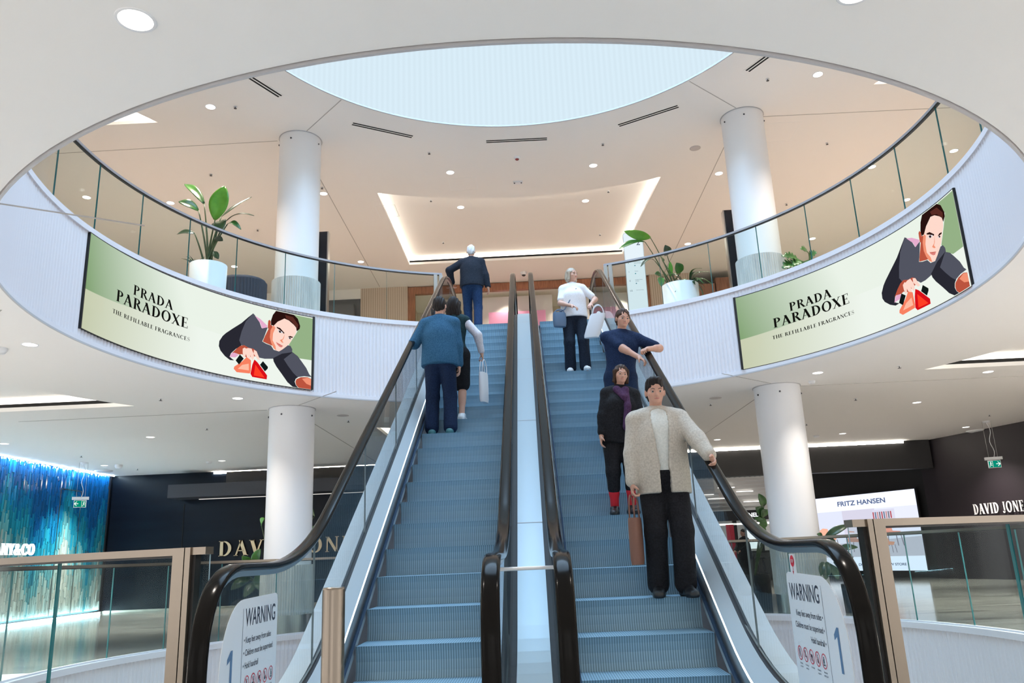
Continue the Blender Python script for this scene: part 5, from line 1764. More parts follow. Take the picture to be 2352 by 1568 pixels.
class Field:
    def __init__(self, lo, hi, h):
        self.h = h
        self.lo = np.array(lo, float)
        n = np.ceil((np.array(hi) - self.lo) / h).astype(int) + 1
        self.ax = [self.lo[k] + h * np.arange(n[k]) for k in range(3)]
        self.d = np.full(n, 9.0, dtype=np.float32)

    def _block(self, lo, hi):
        s = []
        for k in range(3):
            a = max(0, int(np.floor((lo[k] - self.lo[k]) / self.h))); b = min(self.d.shape[k], int(np.ceil((hi[k] - self.lo[k]) / self.h)) + 1)
            if b <= a:
                return None
            s.append(slice(a, b))
        X, Y, Z = np.meshgrid(self.ax[0][s[0]], self.ax[1][s[1]], self.ax[2][s[2]], indexing='ij')
        return tuple(s), X.astype(np.float32), Y.astype(np.float32), Z.astype(np.float32)

    def _join(self, s, v, k):
        a = self.d[s]
        if k <= 0:
            self.d[s] = np.minimum(a, v)
        else:
            hh = np.clip(0.5 + 0.5 * (a - v) / k, 0, 1)
            self.d[s] = a * (1 - hh) + v * hh - k * hh * (1 - hh)

    def cone(self, a, b, ra, rb, k=0.03):
        a, b = np.array(a, float), np.array(b, float)
        m = max(ra, rb) + k + 3 * self.h
        blk = self._block(np.minimum(a, b) - m, np.maximum(a, b) + m)
        if blk is None:
            return
        s, X, Y, Z = blk
        ab = b - a
        L2 = float(ab @ ab) + 1e-9
        t = np.clip(((X - a[0]) * ab[0] + (Y - a[1]) * ab[1] + (Z - a[2]) * ab[2]) / L2, 0, 1)
        dist = np.sqrt((X - a[0] - ab[0] * t) ** 2 + (Y - a[1] - ab[1] * t) ** 2 + (Z - a[2] - ab[2] * t) ** 2)
        self._join(s, dist - (ra + (rb - ra) * t), k)

    def ell(self, c, r, rot=None, k=0.03, cut=False):
        c, r = np.array(c, float), np.array(r, float)
        m = r.max() + k + 3 * self.h
        blk = self._block(c - m, c + m)
        if blk is None:
            return
        s, X, Y, Z = blk
        P = [X - c[0], Y - c[1], Z - c[2]]
        if rot is not None:
            Rm = np.array(rot)
            P = [Rm[0][j] * P[0] + Rm[1][j] * P[1] + Rm[2][j] * P[2] for j in range(3)]
        k0 = np.sqrt((P[0] / r[0]) ** 2 + (P[1] / r[1]) ** 2 + (P[2] / r[2]) ** 2)
        k1 = np.sqrt((P[0] / r[0] ** 2) ** 2 + (P[1] / r[1] ** 2) ** 2 + (P[2] / r[2] ** 2) ** 2) + 1e-6
        v = k0 * (k0 - 1) / k1
        if cut:
            self.d[s] = np.maximum(self.d[s], -v)
        else:
            self._join(s, v, k)

    def plane(self, p, n):
        """keep what lies against the normal"""
        p = np.array(p, float); n = np.array(n, float); n = n / np.linalg.norm(n)
        v = ((self.ax[0] - p[0]) * n[0])[:, None, None] + ((self.ax[1] - p[1]) * n[1])[None, :, None] + ((self.ax[2] - p[2]) * n[2])[None, None, :]
        self.d = np.maximum(self.d, v.astype(np.float32))

    def cutbox(self, lo, hi):
        q = []
        for k in range(3):
            c = (lo[k] + hi[k]) / 2; e = (hi[k] - lo[k]) / 2
            q.append(np.abs(self.ax[k] - c) - e)
        v = np.maximum(np.maximum(q[0][:, None, None], q[1][None, :, None]), q[2][None, None, :])
        self.d = np.maximum(self.d, -v.astype(np.float32))

    def mesh(self, name, material, parent):
        d = self.d
        s = d < 0
        if not s.any():
            return None
        nx, ny, nz = d.shape
        c = [s[i:nx - 1 + i, j:ny - 1 + j, k:nz - 1 + k] for i in (0, 1) for j in (0, 1) for k in (0, 1)]
        cnt = sum(x.astype(np.int8) for x in c)
        act = (cnt > 0) & (cnt < 8)
        idx = np.argwhere(act)
        lut = np.full(act.shape, -1, dtype=np.int64)
        lut[act] = np.arange(len(idx))
        pos = np.zeros((len(idx), 3)); num = np.zeros(len(idx))
        I, J, K = idx.T
        corners = [(i, j, k) for i in (0, 1) for j in (0, 1) for k in (0, 1)]
        for p in corners:
            for ax in range(3):
                if p[ax]:
                    continue
                q = list(p); q[ax] = 1
                va = d[I + p[0], J + p[1], K + p[2]]; vb = d[I + q[0], J + q[1], K + q[2]]
                cr = (va < 0) != (vb < 0)
                t = np.where(cr, va / np.where(cr, va - vb, 1), 0)
                P = np.tile(np.array(p, float), (len(idx), 1)); P[:, ax] += t
                pos[cr] += P[cr]; num += cr
        v = (idx + pos / num[:, None]) * self.h + self.lo
        quads = []
        for ax in range(3):
            o1, o2 = [(1, 2), (2, 0), (0, 1)][ax]
            sl = [slice(None)] * 3; sh = [slice(None)] * 3
            sl[ax] = slice(0, -1); sh[ax] = slice(1, None)
            ch = s[tuple(sl)] != s[tuple(sh)]
            e = np.argwhere(ch)
            e = e[(e[:, o1] > 0) & (e[:, o2] > 0) & (e[:, o1] < d.shape[o1] - 1) & (e[:, o2] < d.shape[o2] - 1)]
            u1 = np.zeros(3, int); u1[o1] = 1; u2 = np.zeros(3, int); u2[o2] = 1
            g = lambda q: lut[q[:, 0], q[:, 1], q[:, 2]]
            Q = np.stack([g(e - u1 - u2), g(e - u2), g(e), g(e - u1)], 1)
            fl = s[e[:, 0], e[:, 1], e[:, 2]]
            Q[~fl] = Q[~fl][:, ::-1]
            quads.append(Q)
        Q = np.concatenate(quads)
        Q = Q[(Q >= 0).all(1)]
        me = bpy.data.meshes.new(name)
        me.vertices.add(len(v)); me.vertices.foreach_set('co', v.astype(np.float32).ravel())
        me.loops.add(Q.size); me.loops.foreach_set('vertex_index', Q.astype(np.int32).ravel())
        me.polygons.add(len(Q))
        me.polygons.foreach_set('loop_start', np.arange(0, Q.size, 4, dtype=np.int32))
        me.polygons.foreach_set('loop_total', np.full(len(Q), 4, dtype=np.int32))
        me.polygons.foreach_set('use_smooth', np.ones(len(Q), dtype=bool))
        me.update(calc_edges=True)
        me.validate()
        me.materials.append(MATS[material])
        o = bpy.data.objects.new(name, me)
        COL.objects.link(o)
        o.parent = parent
        return o


def ik(a, c, l1, l2, pole):
    """middle joint of a two-bone limb"""
    a, c, pole = np.array(a, float), np.array(c, float), np.array(pole, float)
    ac = c - a
    L = np.linalg.norm(ac)
    if L > (l1 + l2) * 0.999:
        c = a + ac / L * (l1 + l2) * 0.999; ac = c - a; L = np.linalg.norm(ac)
    u = ac / L
    x = (l1 * l1 - l2 * l2 + L * L) / (2 * L)
    h = sqrt(max(l1 * l1 - x * x, 0))
    p = pole - u * (pole @ u)
    p = p / (np.linalg.norm(p) + 1e-9)
    return a + u * x + p * h, c


def rotx(a):
    c, s = cos(a), sin(a)
    return np.array([[1, 0, 0], [0, c, -s], [0, s, c]])


def rotz(a):
    c, s = cos(a), sin(a)
    return np.array([[c, -s, 0], [s, c, 0], [0, 0, 1]])


def roty(a):
    c, s = cos(a), sin(a)
    return np.array([[c, 0, s], [0, 1, 0], [-s, 0, c]])


class Person:
    """local frame: feet at the origin, facing -y, own left is +x"""

    def __init__(self, label, loc, rz, H=1.75, lean=0.0, turn=0.0, nod=0.0, twist=0.0, feet=((.10, -.02, 0), (-.10, .02, 0)), hands=((.26, -.06, .80), (-.26, -.06, .80)), build=1.0, skin='skin_light', female=False, knee=0.0, curl=(0.5, 0.5), elbows=((1, .5, 0), (-1, .5, 0)), toes=(0.15, -0.15), side=0.0):
        self.t = thing('person', label, 'person', loc, rz)
        self.H = H; s = self.s = H / 1.75
        self.female = female; self.skin = skin
        b = self.b = build
        self.hip = np.array([0, 0.0, .93 * s])
        self.Rt = roty(side) @ rotx(lean) @ rotz(twist)     # trunk
        U = lambda p: self.hip + self.Rt @ (np.array(p, float) * s - np.array([0, 0, .93 * s]))
        self.U = U
        sw = (.155 if female else .178) * (0.5 + 0.5 * b)
        self.sh = [U((sw, .0, 1.42)), U((-sw, .0, 1.42))]
        self.neck = U((0, .015, 1.47))
        self.Rh = self.Rt @ rotz(turn) @ rotx(nod)
        self.headbase = U((0, .0, 1.555))
        self.HD = lambda p: self.headbase + self.Rh @ (np.array(p, float) * s)
        self.hand_t = [np.array(h, float) for h in hands]
        la, lf = .285 * s, .255 * s
        self.el, self.wr = [], []
        for i in range(2):
            e, w = ik(self.sh[i], self.hand_t[i], la, lf, elbows[i])
            self.el.append(e); self.wr.append(w)
        lt, lc = .425 * s, .425 * s
        self.hj, self.kn, self.an, self.toe = [], [], [], []
        for i, sg in enumerate((1, -1)):
            hj = self.hip + np.array([sg * .088 * s * (0.6 + .4 * b), 0, -.02 * s])
            f = np.array(feet[i], float)
            a = f + np.array([0, .0, .085 * s])
            k, a2 = ik(hj, a, lt, lc, (0.08 * sg, -1, 0))
            self.hj.append(hj); self.kn.append(k); self.an.append(a2)
            d = rotz(toes[i]) @ np.array([0, -1, 0])
            self.toe.append(d)
        self.curl = curl
        self.lo = np.array([-.75, -.75, -.06]); self.hi = np.array([.75, .75, 1.95 * s])
        pts = np.array(self.sh + self.el + self.wr + self.kn + self.an + [self.HD((0, 0, .15))])
        self.lo = np.minimum(pts.min(0) - .26, (-.3, -.3, -.08)); self.hi = np.maximum(pts.max(0) + .26, (.3, .3, .5))

    def torso(self, F, g=0.0):
        U, s, b = self.U, self.s, self.b
        R = self.Rt
        if self.female:
            F.ell(U((0, .01, .96)), np.array((.168 * b + g, .118 * b + g, .13 + g)) * s, R, .05)
            F.ell(U((0, .0, 1.12)), np.array((.125 * b + g, .092 * b + g, .15 + g)) * s, R, .06)
            F.ell(U((0, .0, 1.30)), np.array((.150 * b + g, .105 * b + g, .17 + g)) * s, R, .06)
            for sg in (1, -1):
                F.ell(U((sg * .07, -.085, 1.29)), np.array((.062 + g, .055 + g, .06 + g)) * s, R, .04)
        else:
            F.ell(U((0, .01, .97)), np.array((.162 * b + g, .12 * b + g, .13 + g)) * s, R, .05)
            F.ell(U((0, -.01 * b, 1.12)), np.array((.148 * b + g, .11 * b + g, .17 + g)) * s, R, .06)
            F.ell(U((0, .0, 1.30)), np.array((.175 * b + g, .122 * b + g, .19 + g)) * s, R, .06)
        F.cone(self.sh[0], self.sh[1], (.056 + g) * s, (.056 + g) * s, .05)
        for sg in (0, 1):                                     # slope of the shoulders to the neck
            F.cone(self.sh[sg] * .55 + self.neck * .45, self.neck + (self.headbase - self.neck) * .12, (.060 + g * .8) * s, (.048 + g * .5) * s, .05)

    def arm(self, F, i, g=0.0, a=0.0, b=1.0, taper=1.0, k=.025):
        """a and b run from shoulder (0) over elbow (1) to wrist (2)"""
        s = self.s; f = .9 if self.female else 1.0
        P = lambda t: self.sh[i] + (self.el[i] - self.sh[i]) * t if t <= 1 else self.el[i] + (self.wr[i] - self.el[i]) * (t - 1)
        rad = lambda t: ((.053 - .010 * t) if t <= 1 else (.043 - .015 * (t - 1))) * s * f + g
        st = [a] + [1.0] * (a < 1 < b) + [b]
        for p, q in zip(st[:-1], st[1:]):
            F.cone(P(p), P(q), rad(p), rad(q) * taper, k)
        if a < 1 < b:
            m = 1.3
            if b > m:
                F.cone(P(1.05), P(m), rad(1.05), rad(1.1), .02)

    def leg(self, F, i, g=0.0, a=0.0, b=2.0, flare=0.0, k=.03):
        s = self.s; bb = .55 + .45 * self.b
        P = lambda t: self.hj[i] + (self.kn[i] - self.hj[i]) * t if t <= 1 else self.kn[i] + (self.an[i] - self.kn[i]) * (t - 1)
        rad = lambda t: ((.088 - .033 * t) if t <= 1 else (.055 - .018 * (t - 1))) * s * bb + g + flare * max(0, t - .6)
        st = [a] + [1.0] * (a < 1 < b) + [b]
        for p, q in zip(st[:-1], st[1:]):
            F.cone(P(p), P(q), rad(p), rad(q), k)
        if b > 1.4 and g < .02:
            c = P(1.25) + np.array([0, .018 * s, 0])
            F.cone(c, P(1.55), .047 * s * bb + g, .038 * s * bb + g, .04)

    def foot(self, F, i, g=0.0):
        s = self.s; a = self.an[i]; d = self.toe[i]
        z = np.array([0, 0, 1])
        heel = a - d * .045 * s - z * .05 * s; ball = a + d * .125 * s - z * .062 * s; toe = a + d * .175 * s - z * .065 * s
        F.cone(a, heel, .036 * s + g, .034 * s + g, .02)
        F.cone(a + d * .02 * s - z * .01 * s, ball, .036 * s + g, .027 * s + g, .02)
        sd = np.cross(d, z)
        for w in (-.018, .018):
            F.cone(ball + sd * w * s, toe + sd * w * .7 * s, .024 * s + g, .02 * s + g, .02)
        F.cone(heel, ball, .03 * s + g, .026 * s + g, .02)

    def hand(self, F, i):
        s = self.s; w = self.wr[i]
        d = w - self.el[i]; d = d / np.linalg.norm(d)
        inn = np.array([-1.0 if i == 0 else 1.0, 0, 0])
        ref = np.array([0, -1.0, 0]) if abs(d[2]) > .6 else np.array([0, 0, 1.0])
        nrm = inn - d * (inn @ d)                              # palm looks inwards
        if np.linalg.norm(nrm) < .3:
            nrm = np.array([0, 0, -1.0]) - d * (-d[2])
        if abs(d[2]) < .6:
            nrm = np.array([0, 0, -1.0]) - d * (-d[2])
        nrm /= np.linalg.norm(nrm)
        sd = np.cross(d, nrm)
        if (sd @ ref) < 0:
            sd = -sd                                            # thumb side
        p = w + d * .045 * s
        M = np.stack([sd, nrm, d], 1)
        F.ell(p, np.array((.039, .015, .052)) * s, M, .015)
        F.cone(w - d * .03 * s, w + d * .02 * s, .025 * s, .024 * s, .015)
        c = self.curl[i]
        for j, (off, L, r) in enumerate(((.030, .072, .0092), (.010, .080, .0095), (-.011, .074, .0090), (-.030, .058, .0082))):
            a0 = p + d * .040 * s + sd * off * .95 * s
            cc = c * (1 + .12 * j)
            d1 = d * cos(.7 * cc) + nrm * sin(.7 * cc)
            d2 = d * cos(1.7 * cc) + nrm * sin(1.7 * cc)
            d3 = d * cos(2.5 * cc) + nrm * sin(2.5 * cc)
            a1 = a0 + d1 * L * .45 * s; a2 = a1 + d2 * L * .32 * s; a3 = a2 + d3 * L * .25 * s
            F.cone(a0, a1, r * s, r * .95 * s, .006); F.cone(a1, a2, r * .95 * s, r * .88 * s, .004); F.cone(a2, a3, r * .88 * s, r * .75 * s, .004)
        t0 = p - d * .018 * s + sd * .028 * s
        dt = (d * .62 + sd * .6 + nrm * (.25 + .45 * c)); dt /= np.linalg.norm(dt)
        t1 = t0 + dt * .038 * s
        dt2 = (d * .8 + sd * .15 + nrm * (.3 + .6 * c)); dt2 /= np.linalg.norm(dt2)
        F.cone(t0, t1, .0135 * s, .011 * s, .01); F.cone(t1, t1 + dt2 * .030 * s, .011 * s, .0085 * s, .004)

    def head(self, F):
        s, HD, R = self.s, self.HD, self.Rh
        F.cone(self.neck - (self.headbase - self.neck) * .3, HD((0, .012, .04)), .056 * s * (.88 if self.female else 1), .050 * s * (.88 if self.female else 1), .02)
        F.ell(HD((0, .008, .125)), np.array((.074, .094, .098)) * s, R, .02)           # skull
        F.ell(HD((0, -.034, .062)), np.array((.056, .058, .068)) * s, R, .03)          # jaw and cheeks
        F.ell(HD((0, -.074, .022)), np.array((.024, .018, .017)) * s, R, .02)           # chin
        F.cone(HD((0, -.088, .108)), HD((0, -.108, .072)), .008 * s, .0125 * s, .012)   # nose
        for sg in (1, -1):
            F.ell(HD((sg * .0125, -.098, .070)), np.array((.008, .010, .008)) * s, R, .006)
            F.ell(HD((sg * .031, -.083, .104)), np.array((.015, .012, .011)) * s, R, 0, cut=True) if False else None
            F.cone(HD((sg * .014, -.090, .124)), HD((sg * .046, -.078, .124)), .009 * s, .008 * s, .014)    # brow ridge
            F.ell(HD((sg * .046, -.062, .082)), np.array((.020, .018, .018)) * s, R, .02)                    # cheekbone
            F.ell(HD((sg * .078, .008, .095)), np.array((.010, .020, .032)) * s, R @ rotz(sg * .3), .008)    # ear
        F.ell(HD((0, -.089, .046)), np.array((.024, .011, .008)) * s, R, .008)            # lips

    def field(self, h, lo=None, hi=None):
        return Field(self.lo if lo is None else lo, self.hi if hi is None else hi, h)

    def body(self, h=.0085):
        F = self.field(h)
        self.torso(F); self.head(F)
        for i in (0, 1):
            self.arm(F, i, 0, 0, 2); self.hand(F, i)
            self.leg(F, i); self.foot(F, i)
        o = F.mesh('body', self.skin, self.t)
        self.face(o)
        return o

    def face(self, body):
        s, HD = self.s, self.HD

        def bit(name, m, pts, r):
            mb = MB()
            loc = [tuple(HD(p)) for p in pts]
            mb.tube(loc, [q * s for q in r], 7)
            return mb.build(name, m, body)
        for sg in (1, -1):
            e = MB()
            c = HD((sg * .031, -.0815, .105))
            e.sphere(tuple(c), .0115 * s, 12, 8); eo = e.build('eye', 'eye_white', body)
            e = MB(); c2 = HD((sg * .031, -.0900, .105)); e.sphere(tuple(c2), .0066 * s, 10, 6); e.build('iris', 'iris_dark', body)
            bit('eyebrow', 'brow', [(sg * .014, -.099, .124), (sg * .032, -.096, .131), (sg * .048, -.082, .127)], (.0022, .003, .0015))
        bit('lips', 'lips', [(-.022, -.094, .046), (-.008, -.101, .047), (.008, -.101, .047), (.022, -.094, .046)], (.002, .0042, .0042, .002))

    def garment(self, name, m, fn, h=.011, pad=0.0):
        F = self.field(h)
        fn(F)
        return F.mesh(name, m, self.t)

    def sleeves(self, F, g, to=1.9, taper=1.05):
        for i in (0, 1):
            self.arm(F, i, g, 0, to, taper)

    def trousers(self, m, g=.016, flare=.012, to=1.97, top=1.04):
        def fn(F):
            U, s, b = self.U, self.s, self.b
            F.ell(self.hip + np.array([0, .008, .03 * s]), np.array((.165 * b + g, .118 * b + g, .13 + g)) * s, None, .05)
            for i in (0, 1):
                self.leg(F, i, g, 0.0, to, flare)
            for i in (0, 1):
                F.ell(self.hip + np.array([(.075 if i == 0 else -.075) * s, .055 * s, -.03 * s]), np.array((.075, .06, .08)) * s, None, .05)
            F.plane(self.hip + np.array([0, 0, (top - .93) * s]), (0, 0, 1))
            for i in (0, 1):
                pass
        return self.garment('trousers', m, fn)

    def top(self, name, m, g=.018, hem=.90, sleeve=1.9, open_front=False, loose=0.0, collar=True):
        def fn(F):
            self.torso(F, g)
            if loose:
                F.cone(self.U((0, .0, 1.25)), self.U((0, .0, hem + .02)), (.15 + g) * self.s, (.15 + loose + g) * self.s, .06)
                F.cone(self.U((.07, .0, 1.2)), self.U((.09, .0, hem)), (.12 + g) * self.s, (.10 + loose + g) * self.s, .06)
                F.cone(self.U((-.07, .0, 1.2)), self.U((-.09, .0, hem)), (.12 + g) * self.s, (.10 + loose + g) * self.s, .06)
            self.sleeves(F, g, sleeve)
            if collar:
                F.cone(self.neck - (self.headbase - self.neck) * .1, self.neck + (self.headbase - self.neck) * .30, (.064 + g * .3) * self.s, (.058 + g * .2) * self.s, .015)
            F.plane(self.U((0, 0, hem)), self.Rt @ np.array([0, 0, -1.0]))
            up = self.headbase - self.neck
            if open_front:
                for zz in np.linspace(hem - .05, 1.47, 18):
                    w = .035 + .045 * max(0, (zz - 1.0) / .45) if zz > 1.0 else .045
                    F.ell(self.U((0, -.16, zz)), np.array((w, .12, .05)) * self.s, self.Rt, 0, cut=True)
        return self.garment(name, m, fn)

    def shoes(self, m, g=.012, socks=None):
        for i in (0, 1):
            lo = self.an[i] - .3; hi = self.an[i] + .3
            F = Field(lo, hi, .009)
            self.foot(F, i, g)
            F.plane(self.an[i] + np.array([0, 0, .02]), (0, 0, 1))
            F.plane(self.an[i] - np.array([0, 0, .090 * self.s]), (0, 0, -1))
            F.mesh('shoe', m, self.t)
            if socks:
                F = Field(lo, hi, .009)
                self.leg(F, i, .007, 1.55, 2.0)
                F.mesh('sock', socks, self.t)

    def hair(self, m, kind='short', h=.0075):
        s, HD, R = self.s, self.HD, self.Rh
        lo = HD((0, 0, .1)) - .34; hi = HD((0, 0, .1)) + .22
        F = Field(lo, hi, h)
        F.ell(HD((0, .018, .137)), np.array((.083, .100, .098)) * s, R, .02)
        F.ell(HD((0, .050, .085)), np.array((.074, .066, .080)) * s, R, .03)
        if kind == 'long':
            F.ell(HD((0, .055, .03)), np.array((.085, .050, .12)) * s, R, .04)
            for sg in (1, -1):
                F.cone(HD((sg * .068, .01, .14)), HD((sg * .082, .02, -.02)), .032 * s, .030 * s, .03)
                F.cone(HD((sg * .04, .05, .08)), HD((sg * .06, .055, -.06)), .05 * s, .035 * s, .03)
        if kind == 'bob':
            for sg in (1, -1):
                F.cone(HD((sg * .070, -.01, .14)), HD((sg * .078, -.005, .02)), .030 * s, .024 * s, .03)
            F.ell(HD((0, .06, .045)), np.array((.082, .05, .07)) * s, R, .03)
        if kind == 'volume':
            F.ell(HD((0, -.035, .200)), np.array((.060, .055, .035)) * s, R, .03)
        # strands: fine ridges running back from the forehead, and an uneven edge
        X, Y, Z = np.meshgrid(*F.ax, indexing='ij')
        P = np.stack([X - self.headbase[0], Y - self.headbase[1], Z - self.headbase[2]], -1) @ R / s
        u, w, v = P[..., 0], P[..., 1], P[..., 2]
        F.d = (F.d + .0035 * s * np.sin(u * 190 + 2.2 * np.sin(w * 30 + v * 22)) + .0025 * s * np.sin(u * 70 + w * 55 + v * 40)).astype(np.float32)
        # keep the face free
        F.ell(HD((0, -.112, .078)), np.array((.064, .080, .090)) * s, R, .0, cut=True)
        F.ell(HD((.012, -.098, .135)), np.array((.044, .040, .040)) * s, R, .0, cut=True)
        for sg in (1, -1):
            F.ell(HD((sg * .052, -.075, .085)), np.array((.034, .050, .055)) * s, R, 0, cut=True)
        if kind in ('short', 'volume'):
            F.ell(HD((0, -.02, -.005)), np.array((.10, .085, .080)) * s, R, 0, cut=True)
            for sg in (1, -1):
                F.ell(HD((sg * .085, .004, .085)), np.array((.022, .030, .036)) * s, R, 0, cut=True)
        return F.mesh('hair', m, self.t)


def skin_mat(name, c):
    m = mat(name, c, 0.5, spec=0.4)
    m.node_tree.nodes['Principled BSDF'].inputs['Subsurface Weight'].default_value = 0.0
    return m


skin_mat('skin_light', (0.62, 0.36, 0.27)); skin_mat('skin_tan', (0.58, 0.32, 0.235))
mat('eye_white', (0.42, 0.38, 0.36), 0.3); mat('iris_dark', (0.03, 0.02, 0.015), 0.1); mat('brow', (0.05, 0.03, 0.02), 0.8); mat('lips', (0.50, 0.18, 0.16), 0.5)
noisy('hair_dark', (0.008, 0.006, 0.006), (0.02, 0.014, 0.012), (30, 30, 3), 0.65, 3, spec=0.25)
noisy('hair_brown', (0.03, 0.015, 0.01), (0.07, 0.035, 0.02), (30, 30, 3), 0.65, 3, spec=0.25)
noisy('hair_white', (0.60, 0.60, 0.62), (0.78, 0.78, 0.80), (30, 30, 3), 0.5, 3)
noisy('hair_ash', (0.32, 0.27, 0.21), (0.50, 0.44, 0.36), (40, 40, 3), 0.5, 3)


def cloth(name, c1, c2, rough=0.85):
    return noisy(name, c1, c2, (1, 1, 1), rough, 3, bump=0.2, nscale=70.0, spec=0.2)


cloth('knit_navy', (0.010, 0.014, 0.024), (0.022, 0.028, 0.042)); cloth('denim', (0.008, 0.024, 0.072), (0.018, 0.045, 0.115)); cloth('jacket_blue', (0.022, 0.085, 0.165), (0.04, 0.125, 0.225))
cloth('navy_trousers', (0.006, 0.014, 0.040), (0.012, 0.026, 0.068)); cloth('white_tee', (0.80, 0.80, 0.84), (0.88, 0.88, 0.92)); cloth('dark_trousers', (0.008, 0.013, 0.026), (0.016, 0.024, 0.042))
cloth('teal_top', (0.010, 0.030, 0.038), (0.02, 0.05, 0.06)); cloth('pale_cardigan', (0.62, 0.60, 0.66), (0.74, 0.72, 0.78)); cloth('navy_top', (0.006, 0.016, 0.05), (0.014, 0.03, 0.085))
cloth('black_cloth', (0.008, 0.008, 0.010), (0.018, 0.018, 0.022)); cloth('beige_jacket', (0.46, 0.41, 0.345), (0.58, 0.525, 0.45)); cloth('cream_shirt', (0.68, 0.70, 0.66), (0.78, 0.79, 0.75))
cloth('plum_cloth', (0.05, 0.02, 0.06), (0.08, 0.035, 0.09)); mat('sock_red', (0.60, 0.015, 0.03), 0.8); mat('shoe_dark', (0.012, 0.014, 0.018), 0.4); mat('shoe_white', (0.75, 0.76, 0.78), 0.5); mat('shoe_teal', (0.06, 0.20, 0.22), 0.5)
mat('bag_blue', (0.10, 0.16, 0.26), 0.6); mat('bag_brown', (0.22, 0.10, 0.07), 0.6); mat('bag_plum', (0.12, 0.05, 0.09), 0.6); mat('bag_white', (0.72, 0.72, 0.76), 0.6)


def on_step(n):
    """tread height and middle of step n"""
    n = max(0, min(NST, n))
    return Y0 + RUN * n + RUN / 2, RISE * n

# --- left escalator, seen from behind (rz = pi)
A = Person('white-haired person in dark sweater and blue jeans at the head of the left escalator', (-1.05, 15.0, 5.304), pi, 1.78, lean=.04, nod=.05,
           feet=((.10, -.16, .0), (-.11, .12, .0)), hands=((.405, -.16, 1.085), (-.34, -.04, .82)), build=1.12, elbows=((1, .4, .3), (-1, .6, 0)), curl=(.75, .5))
A.body(); A.trousers('denim', .02, .016); A.top('sweater', 'knit_navy', .026, .90, 1.95, loose=.010); A.shoes('shoe_dark'); A.hair('hair_white')

y, z = on_step(12)
B = Person('dark-haired person in a dark vest with pale sleeves, half hidden behind the blue jacket', (-0.98, y, z), pi, 1.68, nod=.12,
           feet=((.08, -.02, 0), (-.08, .03, 0)), hands=((.22, -.20, .95), (-.36, -.04, .92)), female=True, elbows=((1, .6, 0), (-1, .7, 0)), curl=(.5, .9))
B.body()
B.garment('shirt', 'pale_cardigan', lambda F: (B.torso(F, .012), B.sleeves(F, .016, 1.9), F.plane(B.U((0, 0, .95)), (0, 0, -1))))
B.garment('vest', 'teal_top', lambda F: (B.torso(F, .024), F.plane(B.U((0, 0, .90)), (0, 0, -1))))


def skirt(P, F, g, to):
    for i in (0, 1):
        P.leg(F, i, g + .02, 0, to, .02, .08)
    F.ell(P.hip + np.array([0, .01, .02]), np.array((.17 + g, .13 + g, .13)) * P.s, None, .06)
    F.plane(P.hip + np.array([0, 0, .10]), (0, 0, 1))


B.garment('skirt', 'black_cloth', lambda F: skirt(B, F, .02, .9)); B.shoes('shoe_white'); B.hair('hair_dark', 'long')

y, z = on_step(11)
Cc = Person('person in a blue jacket and navy trousers on the left escalator, nearest from behind', (-1.13, y, z), pi, 1.80, lean=.06, nod=.10, turn=-.15,
            feet=((.12, -.02, 0), (-.12, .02, 0)), hands=((.335, -.26, 1.275), (-.24, -.06, .88)), build=1.0, elbows=((.5, .5, -1), (-1, .7, 0)), curl=(.75, .5))
Cc.body(); Cc.trousers('navy_trousers', .022, .020); Cc.top('jacket', 'jacket_blue', .026, .86, 1.93, loose=.016); Cc.shoes('shoe_teal'); Cc.hair('hair_dark')

# --- right escalator, coming down
y, z = on_step(16)
D = Person('person in a white tee and dark trousers, highest on the right escalator, head turned aside', (0.74, y - .03, z), 0.0, 1.66, turn=.75,
           feet=((.12, -.05, 0), (-.10, .03, 0)), hands=((.25, -.20, 1.02), (-.04, -.23, 1.00)), female=True, build=1.08, elbows=((1, .5, -.3), (-1, .4, -.4)), curl=(.9, .5))
D.body(); D.trousers('dark_trousers', .020, .022); D.top('tee_shirt', 'white_tee', .014, .92, .72, loose=.006); D.shoes('shoe_white'); D.hair('hair_ash', 'bob')

y, z = on_step(9)
E = Person('person in navy leaning on the right handrail, second from the top on the right escalator', (1.06, y, z), 0.0, 1.72, lean=-.0, side=.10, nod=.18, turn=.25,
           feet=((.08, -.03, 0), (-.12, .03, 0)), hands=((.315, -.20, 1.20), (.22, -.30, 1.06)), build=1.06, elbows=((1, .4, -.2), (-.5, -.6, -.8)), curl=(.75, .6), skin='skin_tan')
E.body(); E.trousers('navy_trousers', .020, .016); E.top('polo_shirt', 'navy_top', .016, .90, .8); E.shoes('shoe_dark'); E.hair('hair_brown')

